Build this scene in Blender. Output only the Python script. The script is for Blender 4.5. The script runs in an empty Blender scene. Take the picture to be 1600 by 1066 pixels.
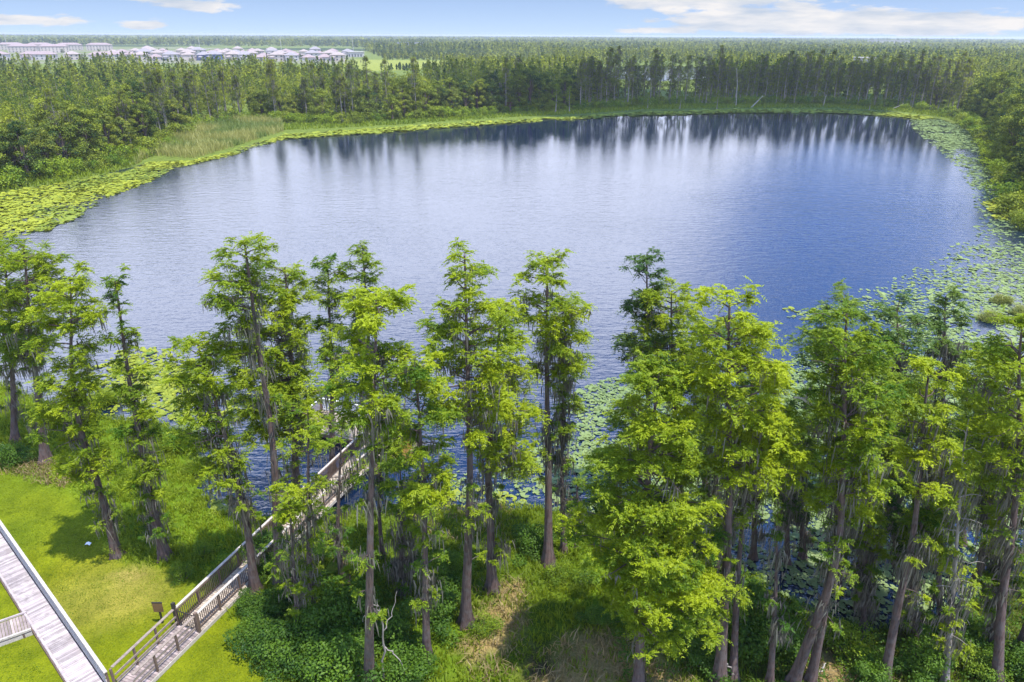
import bpy, math
import numpy as np
PI = math.pi
rng = np.random.default_rng(11)
scene = bpy.context.scene
COL = scene.collection

# ------------------------------------------------------------------ camera geometry
F = 1101.0; PITCH = math.radians(23.47); ROLL = 0.0045; H = 32.0
def _rx(a):
    c, s = math.cos(a), math.sin(a); return np.array([[1, 0, 0], [0, c, -s], [0, s, c]])
def _rz(a):
    c, s = math.cos(a), math.sin(a); return np.array([[c, -s, 0], [s, c, 0], [0, 0, 1]])
RM = _rx(PI / 2 - PITCH) @ _rz(ROLL)
EYE = np.array([0, 0, H])
def ray(px, py): return RM @ np.array([(px - 800) / F, -(py - 533) / F, -1.0])
def g(px, py, z=0.0):
    d = ray(px, py); return EYE + d * ((z - H) / d[2])
def at(px, py, D):
    d = ray(px, py); return EYE + d * (D / d[1])
def gpoly(pts, z=0.0): return np.array([g(x, y, z)[:2] for x, y in pts])

# ------------------------------------------------------------------ mesh helpers
class MB:
    def __init__(self): self.v = []; self.n = 0; self.f = []
    def add(self, v, f, t=0.5):
        v = np.asarray(v, float).reshape(-1, 3); f = np.asarray(f, int)
        if len(f) == 0: return
        t = np.broadcast_to(np.asarray(t, float), (len(f),))
        self.v.append(v); self.f.append((f + self.n, t)); self.n += len(v)
    def box(self, c, sx, sy, sz, rz=0.0, t=0.5):
        x, y, z = sx / 2, sy / 2, sz / 2
        v = np.array([[-x,-y,-z],[x,-y,-z],[x,y,-z],[-x,y,-z],[-x,-y,z],[x,-y,z],[x,y,z],[-x,y,z]])
        v = v @ _rz(rz).T + np.asarray(c, float)
        self.add(v, [[0,3,2,1],[4,5,6,7],[0,1,5,4],[1,2,6,5],[2,3,7,6],[3,0,4,7]], t)
    def beam(self, a, b, w, h, t=0.5):
        """rectangular bar from a to b, w across, h up"""
        a = np.asarray(a, float); b = np.asarray(b, float); d = b - a; L = np.linalg.norm(d); d = d / L
        s = np.cross(d, [0, 0, 1.0]); ls = np.linalg.norm(s)
        s = np.array([1.0, 0, 0]) if ls < 1e-6 else s / ls
        u = np.cross(s, d)
        v = [p + s * i * w / 2 + u * j * h / 2 for p in (a, b) for i, j in ((-1,-1),(1,-1),(1,1),(-1,1))]
        self.add(v, [[0,1,2,3],[7,6,5,4],[0,4,5,1],[1,5,6,2],[2,6,7,3],[3,7,4,0]], t)
    def tube(self, P, R, sides=8, flute=None, t=0.5):
        P = np.asarray(P, float); R = np.asarray(R, float); n = len(P)
        T = np.gradient(P, axis=0); T /= np.linalg.norm(T, axis=1)[:, None] + 1e-9
        ref = np.array([0.0, 1, 0]) if abs(T[0, 1]) < 0.8 else np.array([1.0, 0, 0])
        A = np.cross(T, ref); A /= np.linalg.norm(A, axis=1)[:, None] + 1e-9
        B = np.cross(T, A)
        th = np.arange(sides) / sides * 2 * PI
        k = np.ones((n, sides)) if flute is None else 1 + flute[:, None] * np.cos(5 * th + 0.7)[None, :]
        V = P[:, None] + (A[:, None] * np.cos(th)[None, :, None] + B[:, None] * np.sin(th)[None, :, None]) * (R[:, None] * k)[..., None]
        i = np.arange(n - 1)[:, None] * sides; j = np.arange(sides)[None, :]; j2 = (j + 1) % sides
        f = np.stack([i + j, i + j2, i + sides + j2, i + sides + j], -1).reshape(-1, 4)
        self.add(V.reshape(-1, 3), f, t)
    def build(self, name, mat, parent=None, smooth=False):
        me = bpy.data.meshes.new(name)
        V = np.concatenate(self.v); me.vertices.add(len(V)); me.vertices.foreach_set('co', V.astype(np.float32).ravel())
        idx = np.concatenate([f.ravel() for f, _ in self.f]); sz = np.concatenate([np.full(len(f), f.shape[1]) for f, _ in self.f])
        me.loops.add(len(idx)); me.loops.foreach_set('vertex_index', idx.astype(np.int32))
        me.polygons.add(len(sz)); st = np.concatenate([[0], np.cumsum(sz)[:-1]])
        me.polygons.foreach_set('loop_start', st.astype(np.int32))
        a = me.attributes.new('tint', 'FLOAT', 'FACE'); a.data.foreach_set('value', np.concatenate([t for _, t in self.f]).astype(np.float32))
        me.polygons.foreach_set('use_smooth', np.full(len(sz), smooth))
        me.materials.append(mat); me.update(calc_edges=True)
        o = bpy.data.objects.new(name, me); COL.objects.link(o)
        if parent: o.parent = parent
        return o

def tag(o, label=None, cat=None, group=None, kind=None):
    if label: o['label'] = label
    if cat: o['category'] = cat
    if group: o['group'] = group
    if kind: o['kind'] = kind
    return o
def empty(name, loc, label, cat, group=None, rz=0.0):
    o = bpy.data.objects.new(name, None); COL.objects.link(o); o.location = loc; o.rotation_euler = (0, 0, rz); o.empty_display_size = 0.3
    return tag(o, label, cat, group)
def copy_tree(o, parent=None):
    c = o.copy(); COL.objects.link(c)
    if parent: c.parent = parent
    for ch in list(o.children): copy_tree(ch, c)
    return c
def inside(P, poly):
    x, y = P[:, 0], P[:, 1]; r = np.zeros(len(P), bool); n = len(poly)
    for i in range(n):
        (x1, y1), (x2, y2) = poly[i], poly[(i + 1) % n]
        c = (y1 > y) != (y2 > y)
        with np.errstate(divide='ignore', invalid='ignore'):
            r ^= c & (x < (x2 - x1) * (y - y1) / (y2 - y1 if y2 != y1 else 1e-9) + x1)
    return r
def sdf(P, poly):
    d = np.full(len(P), 1e18); n = len(poly)
    for i in range(n):
        a = poly[i]; e = poly[(i + 1) % n] - a; w = P - a
        t = np.clip((w @ e) / (e @ e + 1e-12), 0, 1)
        q = w - t[:, None] * e; d = np.minimum(d, (q * q).sum(1))
    return np.sqrt(d) * np.where(inside(P, poly), -1, 1)
def scatter(poly, dens, r=rng):
    lo, hi = poly.min(0), poly.max(0); n = int((hi - lo).prod() * dens)
    P = lo + r.random((n, 2)) * (hi - lo); return P[inside(P, poly)]
def vnoise(P, s, seed=0):
    """smooth value noise 0..1"""
    q = P / s; i = np.floor(q).astype(np.int64); f = q - i; f = f * f * (3 - 2 * f)
    def h(a, b):
        k = (a * 374761393 + b * 668265263 + seed * 974711) & 0x7fffffff
        k = ((k ^ (k >> 13)) * 1274126177) & 0x7fffffff
        return ((k ^ (k >> 16)) & 0xffff) / 65535.0
    a, b = i[:, 0], i[:, 1]
    return (h(a, b) * (1 - f[:, 0]) + h(a + 1, b) * f[:, 0]) * (1 - f[:, 1]) + (h(a, b + 1) * (1 - f[:, 0]) + h(a + 1, b + 1) * f[:, 0]) * f[:, 1]
def smooth(a, b, x):
    t = np.clip((x - a) / (b - a), 0, 1); return t * t * (3 - 2 * t)

# ------------------------------------------------------------------ materials
def mat(name):
    m = bpy.data.materials.new(name); m.use_nodes = True; nt = m.node_tree; nt.nodes.clear()
    o = nt.nodes.new('ShaderNodeOutputMaterial'); return m, nt, o
def N(nt, t, **k):
    n = nt.nodes.new(t)
    for a, b in k.items(): setattr(n, a, b)
    return n
def math_(nt, op, a, b=None, c=None, clamp=False):
    n = N(nt, 'ShaderNodeMath', operation=op, use_clamp=clamp)
    for i, x in enumerate((a, b, c)):
        if x is None: continue
        if isinstance(x, (int, float)): n.inputs[i].default_value = x
        else: nt.links.new(x, n.inputs[i])
    return n.outputs[0]
def mixc(nt, f, a, b, blend='MIX'):
    n = N(nt, 'ShaderNodeMix', data_type='RGBA', blend_type=blend)
    for s, x in ((n.inputs[0], f), (n.inputs[6], a), (n.inputs[7], b)):
        if isinstance(x, (int, float)): s.default_value = x
        elif isinstance(x, tuple): s.default_value = (*x, 1)
        else: nt.links.new(x, s)
    return n.outputs[2]
def ramp(nt, f, stops):
    n = N(nt, 'ShaderNodeValToRGB'); e = n.color_ramp.elements
    while len(e) < len(stops): e.new(0.5)
    for i, (p, c) in enumerate(stops): e[i].position = p; e[i].color = (*c, 1)
    nt.links.new(f, n.inputs[0]); return n.outputs[0]
def noise(nt, scale, detail=3, rough=0.55, vec=None, stretch=None):
    if vec is None: vec = N(nt, 'ShaderNodeNewGeometry').outputs['Position']
    if stretch:
        mp = N(nt, 'ShaderNodeMapping'); mp.inputs['Scale'].default_value = stretch; nt.links.new(vec, mp.inputs[0]); vec = mp.outputs[0]
    n = N(nt, 'ShaderNodeTexNoise'); n.inputs['Scale'].default_value = scale; n.inputs['Detail'].default_value = detail; n.inputs['Roughness'].default_value = rough
    nt.links.new(vec, n.inputs['Vector']); return n.outputs[0]

def leaf_mat(name, dark, light, trans=0.35, objvar=0.25, gloss=0.05):
    m, nt, o = mat(name)
    t = N(nt, 'ShaderNodeAttribute', attribute_name='tint').outputs['Fac']
    rnd = N(nt, 'ShaderNodeObjectInfo').outputs['Random']
    f = math_(nt, 'ADD', t, math_(nt, 'MULTIPLY', math_(nt, 'SUBTRACT', rnd, 0.5), objvar), clamp=True)
    c = mixc(nt, f, dark, light)
    d = N(nt, 'ShaderNodeBsdfDiffuse'); tr = N(nt, 'ShaderNodeBsdfTranslucent'); gl = N(nt, 'ShaderNodeBsdfGlossy'); gl.inputs['Roughness'].default_value = 0.6
    nt.links.new(c, d.inputs[0]); nt.links.new(mixc(nt, 0.5, c, mixc(nt, 1.0, c, (1.5, 1.35, 0.5), 'MULTIPLY')), tr.inputs[0])
    a = N(nt, 'ShaderNodeMixShader'); a.inputs[0].default_value = trans; nt.links.new(d.outputs[0], a.inputs[1]); nt.links.new(tr.outputs[0], a.inputs[2])
    b = N(nt, 'ShaderNodeMixShader'); b.inputs[0].default_value = gloss; nt.links.new(a.outputs[0], b.inputs[1]); nt.links.new(gl.outputs[0], b.inputs[2])
    nt.links.new(b.outputs[0], o.inputs[0]); return m
def rough_mat(name, c1, c2, scale=6, stretch=None, rough=0.85, bump=0.0, tint=0.0, obj=True, c3=None):
    m, nt, o = mat(name)
    vec = N(nt, 'ShaderNodeTexCoord').outputs['Object'] if obj else None
    n = noise(nt, scale, 4, 0.6, vec, stretch); c = mixc(nt, ramp(nt, n, [(0.3, (0, 0, 0)), (0.7, (1, 1, 1))]), c1, c2)
    if c3:
        n3 = noise(nt, scale * 0.23, 3, 0.6, vec); c = mixc(nt, ramp(nt, n3, [(0.45, (0, 0, 0)), (0.65, (1, 1, 1))]), c, c3)
    if tint:
        t = N(nt, 'ShaderNodeAttribute', attribute_name='tint').outputs['Fac']
        c = mixc(nt, 1.0, c, ramp(nt, t, [(0, (1 - tint,) * 3), (1, (1 + tint,) * 3)]), 'MULTIPLY')
    p = N(nt, 'ShaderNodeBsdfPrincipled'); nt.links.new(c, p.inputs['Base Color']); p.inputs['Roughness'].default_value = rough
    if bump:
        b = N(nt, 'ShaderNodeBump'); b.inputs['Strength'].default_value = bump; b.inputs['Distance'].default_value = 0.05; nt.links.new(n, b.inputs['Height']); nt.links.new(b.outputs[0], p.inputs['Normal'])
    nt.links.new(p.outputs[0], o.inputs[0]); return m

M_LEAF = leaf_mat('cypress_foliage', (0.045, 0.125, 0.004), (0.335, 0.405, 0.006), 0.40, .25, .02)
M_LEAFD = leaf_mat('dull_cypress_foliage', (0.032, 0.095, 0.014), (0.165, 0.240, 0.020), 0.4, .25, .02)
M_SHORE = leaf_mat('shore_cypress_foliage', (0.045, 0.090, 0.012), (0.300, 0.330, 0.030), 0.35, 0.5, .02)
M_OAK = leaf_mat('oak_foliage', (0.016, 0.050, 0.007), (0.235, 0.280, 0.014), 0.18, 0.5, .02)
M_BUSH = leaf_mat('bush_foliage', (0.05, 0.125, 0.006), (0.28, 0.36, 0.010), 0.35, 0.5, .02)
M_SHRUB = leaf_mat('shrub_foliage', (0.020, 0.070, 0.006), (0.130, 0.235, 0.010), 0.38, 0.4, 0.02)
M_RED = leaf_mat('red_foliage', (0.10, 0.03, 0.015), (0.22, 0.07, 0.03), 0.3)
M_FAR = leaf_mat('distant_foliage', (0.028, 0.070, 0.012), (0.275, 0.305, 0.032), 0.3, 0.0, .0)
M_GRASS = leaf_mat('grass_blades', (0.06, 0.13, 0.004), (0.235, 0.295, 0.008), 0.4, 0.0, .02)
M_STRAW = leaf_mat('dry_grass_blades', (0.13, 0.10, 0.035), (0.36, 0.26, 0.11), 0.3, 0.0)
M_REED = leaf_mat('reed_blades', (0.12, 0.19, 0.02), (0.34, 0.33, 0.08), 0.3, 0.0)
M_PAD = leaf_mat('lily_pads', (0.08, 0.15, 0.015), (0.30, 0.33, 0.012), 0.2, 0.0, 0.05)
M_PADG = leaf_mat('grey_lily_pads', (0.08, 0.14, 0.04), (0.205, 0.270, 0.075), 0.12, 0.0, 0.06)
M_MOSS = leaf_mat('spanish_moss', (0.075, 0.070, 0.060), (0.26, 0.245, 0.205), 0.25, 0.2, 0.0)
M_BARK = rough_mat('cypress_bark', (0.034, 0.021, 0.018), (0.150, 0.096, 0.084), 11, (1, 1, 0.09), 0.9, 1.0, c3=(0.105, 0.085, 0.082))
M_GREY = rough_mat('grey_bark', (0.16, 0.14, 0.12), (0.34, 0.30, 0.27), 5, (1, 1, 0.15), 0.9, 0.5)
M_DEAD = rough_mat('bleached_wood', (0.27, 0.24, 0.21), (0.46, 0.42, 0.37), 6, (1, 1, 0.2), 0.85, 0.3)
M_DECK = rough_mat('weathered_deck', (0.25, 0.21, 0.205), (0.46, 0.40, 0.385), 3, None, 0.85, 0.1, 0.36, c3=(0.36, 0.305, 0.30))
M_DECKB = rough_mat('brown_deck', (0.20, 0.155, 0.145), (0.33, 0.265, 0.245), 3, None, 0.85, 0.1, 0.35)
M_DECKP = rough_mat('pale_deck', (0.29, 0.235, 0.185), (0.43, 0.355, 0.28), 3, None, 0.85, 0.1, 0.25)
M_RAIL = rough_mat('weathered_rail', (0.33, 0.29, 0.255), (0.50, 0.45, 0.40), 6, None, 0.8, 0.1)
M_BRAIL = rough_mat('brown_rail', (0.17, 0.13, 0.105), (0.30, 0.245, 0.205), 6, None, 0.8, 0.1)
M_POST = rough_mat('brown_post', (0.085, 0.055, 0.040), (0.16, 0.11, 0.085), 6, (1, 1, .2), 0.85, 0.1)
M_DARK = rough_mat('dark_gate_paint', (0.020, 0.017, 0.016), (0.035, 0.03, 0.028), 6, None, 0.5)
M_ALU = rough_mat('white_rail_paint', (0.62, 0.62, 0.6), (0.75, 0.75, 0.73), 6, None, 0.5)
M_SIGN = rough_mat('sign_board', (0.10, 0.055, 0.022), (0.16, 0.09, 0.04), 4, None, 0.6)
M_PAPER = rough_mat('litter_white', (0.75, 0.74, 0.72), (0.82, 0.81, 0.8), 9, None, 0.6)
M_WALL = rough_mat('house_wall', (0.38, 0.355, 0.345), (0.46, 0.435, 0.42), 0.2, None, 0.8)
M_WALLT = rough_mat('house_wall_tan', (0.40, 0.34, 0.31), (0.48, 0.42, 0.38), 0.2, None, 0.8)
M_ROOF = rough_mat('pink_roof', (0.235, 0.175, 0.175), (0.30, 0.23, 0.23), 0.6, None, 0.8)
M_ROOFG = rough_mat('grey_roof', (0.20, 0.18, 0.195), (0.27, 0.245, 0.26), 0.6, None, 0.8)
M_ROOFT = rough_mat('tan_roof', (0.26, 0.21, 0.195), (0.33, 0.275, 0.26), 0.6, None, 0.8)
M_GLASS = rough_mat('window_glass', (0.03, 0.04, 0.06), (0.06, 0.07, 0.10), 1, None, 0.15)
M_BLUE = rough_mat('blue_siding', (0.08, 0.11, 0.24), (0.11, 0.15, 0.30), 1, None, 0.6)

# ------------------------------------------------------------------ world, sun, camera
SUN_EL = math.radians(71); SUN_AZ = math.atan2(0.80, -0.60)      # from the right, a little behind the camera
w = bpy.data.worlds.new('World'); scene.world = w; w.use_nodes = True; nt = w.node_tree; nt.nodes.clear()
out = N(nt, 'ShaderNodeOutputWorld')
sky = N(nt, 'ShaderNodeTexSky', sky_type='NISHITA'); sky.sun_disc = False; sky.sun_elevation = SUN_EL; sky.sun_rotation = SUN_AZ
sky.air_density = 1.0; sky.dust_density = 0.6; sky.ozone_density = 2.5
bg1 = N(nt, 'ShaderNodeBackground'); bg1.inputs[1].default_value = 0.10; skyc = sky
tc = N(nt, 'ShaderNodeTexCoord').outputs['Generated']
lift = N(nt, 'ShaderNodeVectorMath', operation='ADD'); lift.operation = 'MULTIPLY_ADD'; lift.inputs[1].default_value = (1, 1, 1.9); lift.inputs[2].default_value = (0, 0, 0.115); nt.links.new(tc, lift.inputs[0])
lif2 = N(nt, 'ShaderNodeVectorMath', operation='NORMALIZE'); nt.links.new(lift.outputs[0], lif2.inputs[0]); nt.links.new(lif2.outputs[0], sky.inputs[0])   # clear, dry low sky
sp = N(nt, 'ShaderNodeSeparateXYZ'); nt.links.new(tc, sp.inputs[0])
el = math_(nt, 'MULTIPLY', math_(nt, 'ARCSINE', sp.outputs[2]), 180 / PI)
az = math_(nt, 'MULTIPLY', math_(nt, 'ARCTAN2', sp.outputs[0], sp.outputs[1]), 180 / PI)
cb = N(nt, 'ShaderNodeCombineXYZ'); nt.links.new(az, cb.inputs[0]); nt.links.new(el, cb.inputs[1])
nt.links.new(mixc(nt, 1.0, skyc.outputs[0], mixc(nt, math_(nt, 'DIVIDE', math_(nt, 'SUBTRACT', el, 3.0), 6.0, clamp=True), (1.10, 1.0, 1.03), (0.58, 1.22, 2.10)), 'MULTIPLY'), bg1.inputs[0])
def blob(a0, e0, sa, se, wt=1.0):
    a = math_(nt, 'POWER', math_(nt, 'DIVIDE', math_(nt, 'SUBTRACT', az, a0), sa), 2.0)
    e = math_(nt, 'POWER', math_(nt, 'DIVIDE', math_(nt, 'SUBTRACT', el, e0), se), 2.0)
    return math_(nt, 'MULTIPLY', math_(nt, 'EXPONENT', math_(nt, 'MULTIPLY', math_(nt, 'ADD', a, e), -1.0)), wt)
def total(xs):
    s = xs[0]
    for x in xs[1:]: s = math_(nt, 'ADD', s, x)
    return s
def sstep(x, a, b):
    n = N(nt, 'ShaderNodeMapRange', interpolation_type='SMOOTHSTEP'); n.inputs[1].default_value = a; n.inputs[2].default_value = b; nt.links.new(x, n.inputs[0]); return n.outputs[0]
n1 = noise(nt, 1.0, 5, 0.6, cb.outputs[0], (0.42, 1.7, 1))
low = total([blob(22, 0.95, 11, 0.8, 1.35), blob(29, 0.55, 5, .5, .6), blob(12.5, 2.4, 7, 0.65, 1.1), blob(21, 3.2, 6, .6, .7), blob(-33, 0.75, 4.5, 0.38), blob(-25.6, 0.5, 1.5, 0.33),
             blob(-22, 1.75, 3.2, 0.45, 0.9), blob(-30, 2.5, 5, 0.5), blob(10, 0.3, 3, .2, .6), blob(33, 2.6, 3, 0.5, .6)])
m_low = math_(nt, 'MULTIPLY', sstep(math_(nt, 'ADD', low, math_(nt, 'MULTIPLY', math_(nt, 'SUBTRACT', n1, 0.5), 1.5)), 0.36, 0.66), 0.94)
n2 = noise(nt, 1.0, 4, 0.55, cb.outputs[0], (0.05, 0.09, 1))
hole = total([blob(26, 15.5, 7.5, 5.2, 2.0), blob(17, 20, 7, 3, .7), blob(-12, 6.2, 6, 1.2, .5), blob(42, 30, 20, 8, .6)])
deck = math_(nt, 'MULTIPLY', sstep(el, 2.6, 6.5), math_(nt, 'SUBTRACT', 1.0, sstep(el, 24.0, 29.0)))
deck = math_(nt, 'MULTIPLY', deck, math_(nt, 'SUBTRACT', 1.0, sstep(math_(nt, 'ADD', hole, math_(nt, 'MULTIPLY', math_(nt, 'SUBTRACT', n2, 0.5), 0.7)), 0.14, 0.62)))
high = math_(nt, 'MULTIPLY', sstep(math_(nt, 'ADD', n2, 0.0), 0.55, 0.7), sstep(el, 34, 42))
m_deck = math_(nt, 'MULTIPLY', math_(nt, 'ADD', deck, math_(nt, 'MULTIPLY', high, 0.7), clamp=True), 0.92)
bg2 = N(nt, 'ShaderNodeBackground'); bg2.inputs[1].default_value = 1.0
shade = noise(nt, 1.0, 4, 0.6, cb.outputs[0], (0.16, 0.9, 1))
nt.links.new(ramp(nt, shade, [(0.35, (0.34, 0.39, 0.47)), (0.62, (0.58, 0.56, 0.55))]), bg2.inputs[0])
bg3 = N(nt, 'ShaderNodeBackground'); bg3.inputs[0].default_value = (0.96, 1.02, 1.22, 1)
mr = N(nt, 'ShaderNodeMapRange'); mr.inputs[1].default_value = 4; mr.inputs[2].default_value = 28; mr.inputs[3].default_value = 0.84; mr.inputs[4].default_value = 2.15; nt.links.new(el, mr.inputs[0]); nt.links.new(mr.outputs[0], bg3.inputs[1])
s1 = N(nt, 'ShaderNodeMixShader'); nt.links.new(m_low, s1.inputs[0]); nt.links.new(bg1.outputs[0], s1.inputs[1]); nt.links.new(bg2.outputs[0], s1.inputs[2])
s2 = N(nt, 'ShaderNodeMixShader'); nt.links.new(m_deck, s2.inputs[0]); nt.links.new(s1.outputs[0], s2.inputs[1]); nt.links.new(bg3.outputs[0], s2.inputs[2])
nt.links.new(s2.outputs[0], out.inputs['Surface'])

sl = bpy.data.lights.new('sun', 'SUN'); sl.energy = 4.6; sl.angle = math.radians(0.53); sl.color = (1.0, 0.955, 0.88)
so = bpy.data.objects.new('sun', sl); COL.objects.link(so)
from mathutils import Vector, Matrix
sd = Vector((math.sin(SUN_AZ) * math.cos(SUN_EL), math.cos(SUN_AZ) * math.cos(SUN_EL), math.sin(SUN_EL)))
so.rotation_euler = sd.to_track_quat('Z', 'Y').to_euler(); so.location = (40, -30, 120)

cam = bpy.data.cameras.new('camera'); cam.sensor_width = 36; cam.lens = 36 * F / 1600; cam.clip_start = 0.5; cam.clip_end = 60000
co = bpy.data.objects.new('camera', cam); COL.objects.link(co)
co.matrix_world = Matrix.Translation((0, 0, H)) @ Matrix([list(r) for r in RM]).to_4x4()
scene.camera = co
scene.view_settings.view_transform = 'Standard'; scene.view_settings.look = 'None'; scene.view_settings.exposure = 0.75; scene.view_settings.gamma = 1.0
scene.render.engine = 'CYCLES'
cy = scene.cycles; cy.max_bounces = 5; cy.diffuse_bounces = 3; cy.glossy_bounces = 2; cy.transmission_bounces = 3; cy.volume_bounces = 0; cy.transparent_max_bounces = 4
cy.caustics_reflective = False; cy.caustics_refractive = False; cy.sample_clamp_indirect = 4.0

# ------------------------------------------------------------------ lake outline and ground
SHORE_FAR = [(-160, 335), (0, 302), (100, 286), (170, 272), (232, 254), (300, 252), (350, 241), (400, 224), (445, 211), (530, 205), (620, 200), (700, 194), (800, 188), (900, 183),
             (1000, 176), (1150, 172), (1300, 172), (1400, 177), (1460, 185), (1500, 197), (1530, 225), (1546, 262), (1556, 300), (1576, 345), (1622, 382), (1690, 425), (1780, 520)]
SHORE_NEAR = [(1850, 650), (1800, 800), (1700, 880), (1560, 905), (1490, 955), (1390, 985), (1290, 972), (1210, 925), (1130, 878), (1010, 830), (900, 800), (800, 792), (700, 795), (640, 802), (560, 795),
              (500, 805), (410, 806), (335, 800), (308, 745), (300, 705), (255, 665), (175, 652), (110, 640), (0, 600), (-120, 570), (-260, 560)]
LAKE = gpoly(SHORE_FAR + SHORE_NEAR)
POND = gpoly([(930, 108), (1000, 102), (1110, 105), (1115, 122), (1030, 127), (935, 122)])
def shore_d(P):
    return np.minimum(sdf(P, LAKE), sdf(P, POND))
def height(P, s=None):
    s = shore_d(P) if s is None else s
    land = 0.02 + 0.45 * (1 - np.exp(-np.maximum(s, 0) / 4)) + 0.08 * (vnoise(P, 3.0, 3) - 0.5) * smooth(0.5, 5, s)
    bed = -0.03 - 1.5 * (1 - np.exp(np.minimum(s, 0) / 3))
    return np.where(s > 0, land, bed)
def hz(x, y): return float(height(np.array([[x, y]]))[0])
def lines(a, b, st, lo, hi, gr):
    c = list(np.arange(a, b + st / 2, st)); s = st; x = c[-1]
    while x < hi: s *= 1 + gr; x += s; c.append(x)
    s = st; x = c[0]; pre = []
    while x > lo: s *= 1 + gr; x -= s; pre.append(x)
    return np.array(pre[::-1] + c)
gx = lines(-62, 62, 0.8, -26000, 26000, 0.045); gy = lines(20, 92, 0.8, -3000, 26000, 0.028)
GX, GY = np.meshgrid(gx, gy); GP = np.stack([GX.ravel(), GY.ravel()], 1)
GS = shore_d(GP); GZ = height(GP, GS)
LAWN = gpoly([(-300, 660), (0, 735), (95, 762), (150, 800), (188, 882), (272, 888), (335, 930), (352, 950), (362, 985), (400, 1030), (455, 1070), (480, 1100), (300, 1300), (-600, 1300)], 0.5)
lawn = 1 - smooth(-0.6, 0.9, sdf(GP, LAWN) + 1.2 * (vnoise(GP, 1.5, 5) - 0.5))
near = 1 - smooth(95, 140, GP[:, 1])
c = np.array([0.115, 0.155, 0.026])[None] * np.ones((len(GP), 1))
def lay(m, col):
    global c; c = c * (1 - m[:, None]) + np.array(col)[None] * m[:, None]
lay(near, (0.100, 0.165, 0.008))                                     # marsh
nb = vnoise(GP, 6.0, 9)
dryp = np.zeros(len(GP))
for x, y, r in ((787, 965, 1.6), (765, 1010, 1.2), (800, 925, 1.0), (930, 1040, 2.6), (870, 1065, 2.2), (1010, 1050, 2.0), (745, 1030, 1.1), (1300, 1045, 1.3)):
    q = g(x, y, .4)[:2]; dryp = np.maximum(dryp, 1 - smooth(r * .4, r * 1.25, np.hypot(*(GP - q).T) + 1.6 * (vnoise(GP, 1.1, 21) - .5)))
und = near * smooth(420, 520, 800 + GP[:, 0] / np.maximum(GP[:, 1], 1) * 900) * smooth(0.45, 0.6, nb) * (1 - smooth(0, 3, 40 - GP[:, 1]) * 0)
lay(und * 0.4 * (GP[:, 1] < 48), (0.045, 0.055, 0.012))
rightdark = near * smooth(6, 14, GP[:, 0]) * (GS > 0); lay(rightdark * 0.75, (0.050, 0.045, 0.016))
lay(dryp * 0.85, (0.30, 0.21, 0.095))
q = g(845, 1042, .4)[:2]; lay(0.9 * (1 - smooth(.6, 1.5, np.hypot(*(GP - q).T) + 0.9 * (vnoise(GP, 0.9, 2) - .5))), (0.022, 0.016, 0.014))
lay(lawn, (0.138, 0.168, 0.004))
lay(lawn * smooth(0.5, 0.75, vnoise(GP, 4.0, 31)) * 0.5, (0.185, 0.190, 0.008))
lay(lawn * smooth(0.55, 0.75, vnoise(GP, 7.0, 33)) * 0.55, (0.085, 0.140, 0.006))
for x, y, r, a in ((205, 895, 1.1, 0.75), (150, 935, 3.5, 0.35), (225, 930, 2.2, .35)):
    q = g(x, y, .4)[:2]; lay(a * (1 - smooth(r * .3, r * 1.3, np.hypot(*(GP - q).T) + 0.8 * (vnoise(GP, 0.9, 2) - .5))), (0.26, 0.21, 0.06))
FIELD = gpoly([(545, 100), (560, 94), (700, 96), (720, 106), (560, 112)])
lay(1 - smooth(-5, 25, sdf(GP, FIELD)), (0.20, 0.23, 0.035))
EST = gpoly([(-100, 101.5), (0, 100.5), (330, 102), (545, 100.5), (560, 79), (180, 73), (-100, 72)]); lay((1 - smooth(-15, 10, sdf(GP, EST))) * smooth(.3, .6, vnoise(GP, 38.0, 7)) * .7, (0.20, 0.185, 0.165))
lay((GS < 0.0) * (0.6 + 0 * GS), (0.05, 0.04, 0.015))
nx, ny = len(gx), len(gy); i = np.arange(ny - 1)[:, None] * nx; j = np.arange(nx - 1)[None]
gf = np.stack([i + j, i + j + 1, i + nx + j + 1, i + nx + j], -1).reshape(-1, 4)
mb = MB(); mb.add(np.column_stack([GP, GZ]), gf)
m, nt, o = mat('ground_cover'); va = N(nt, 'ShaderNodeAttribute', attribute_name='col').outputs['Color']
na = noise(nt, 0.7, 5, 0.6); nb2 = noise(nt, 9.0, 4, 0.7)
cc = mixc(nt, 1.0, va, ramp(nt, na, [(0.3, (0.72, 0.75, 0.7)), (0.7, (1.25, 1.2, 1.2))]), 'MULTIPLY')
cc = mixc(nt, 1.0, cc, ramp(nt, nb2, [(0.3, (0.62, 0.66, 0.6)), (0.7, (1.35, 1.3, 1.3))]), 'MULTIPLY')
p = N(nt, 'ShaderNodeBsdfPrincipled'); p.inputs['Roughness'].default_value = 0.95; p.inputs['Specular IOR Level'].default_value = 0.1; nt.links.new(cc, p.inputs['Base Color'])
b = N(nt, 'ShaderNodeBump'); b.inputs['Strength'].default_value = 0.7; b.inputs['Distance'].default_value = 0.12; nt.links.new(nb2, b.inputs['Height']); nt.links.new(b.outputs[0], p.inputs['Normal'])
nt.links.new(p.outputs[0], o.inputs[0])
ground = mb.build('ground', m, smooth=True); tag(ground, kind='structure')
ca = ground.data.attributes.new('col', 'FLOAT_COLOR', 'POINT'); ca.data.foreach_set('color', np.column_stack([c, np.ones(len(c))]).astype(np.float32).ravel())

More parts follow.
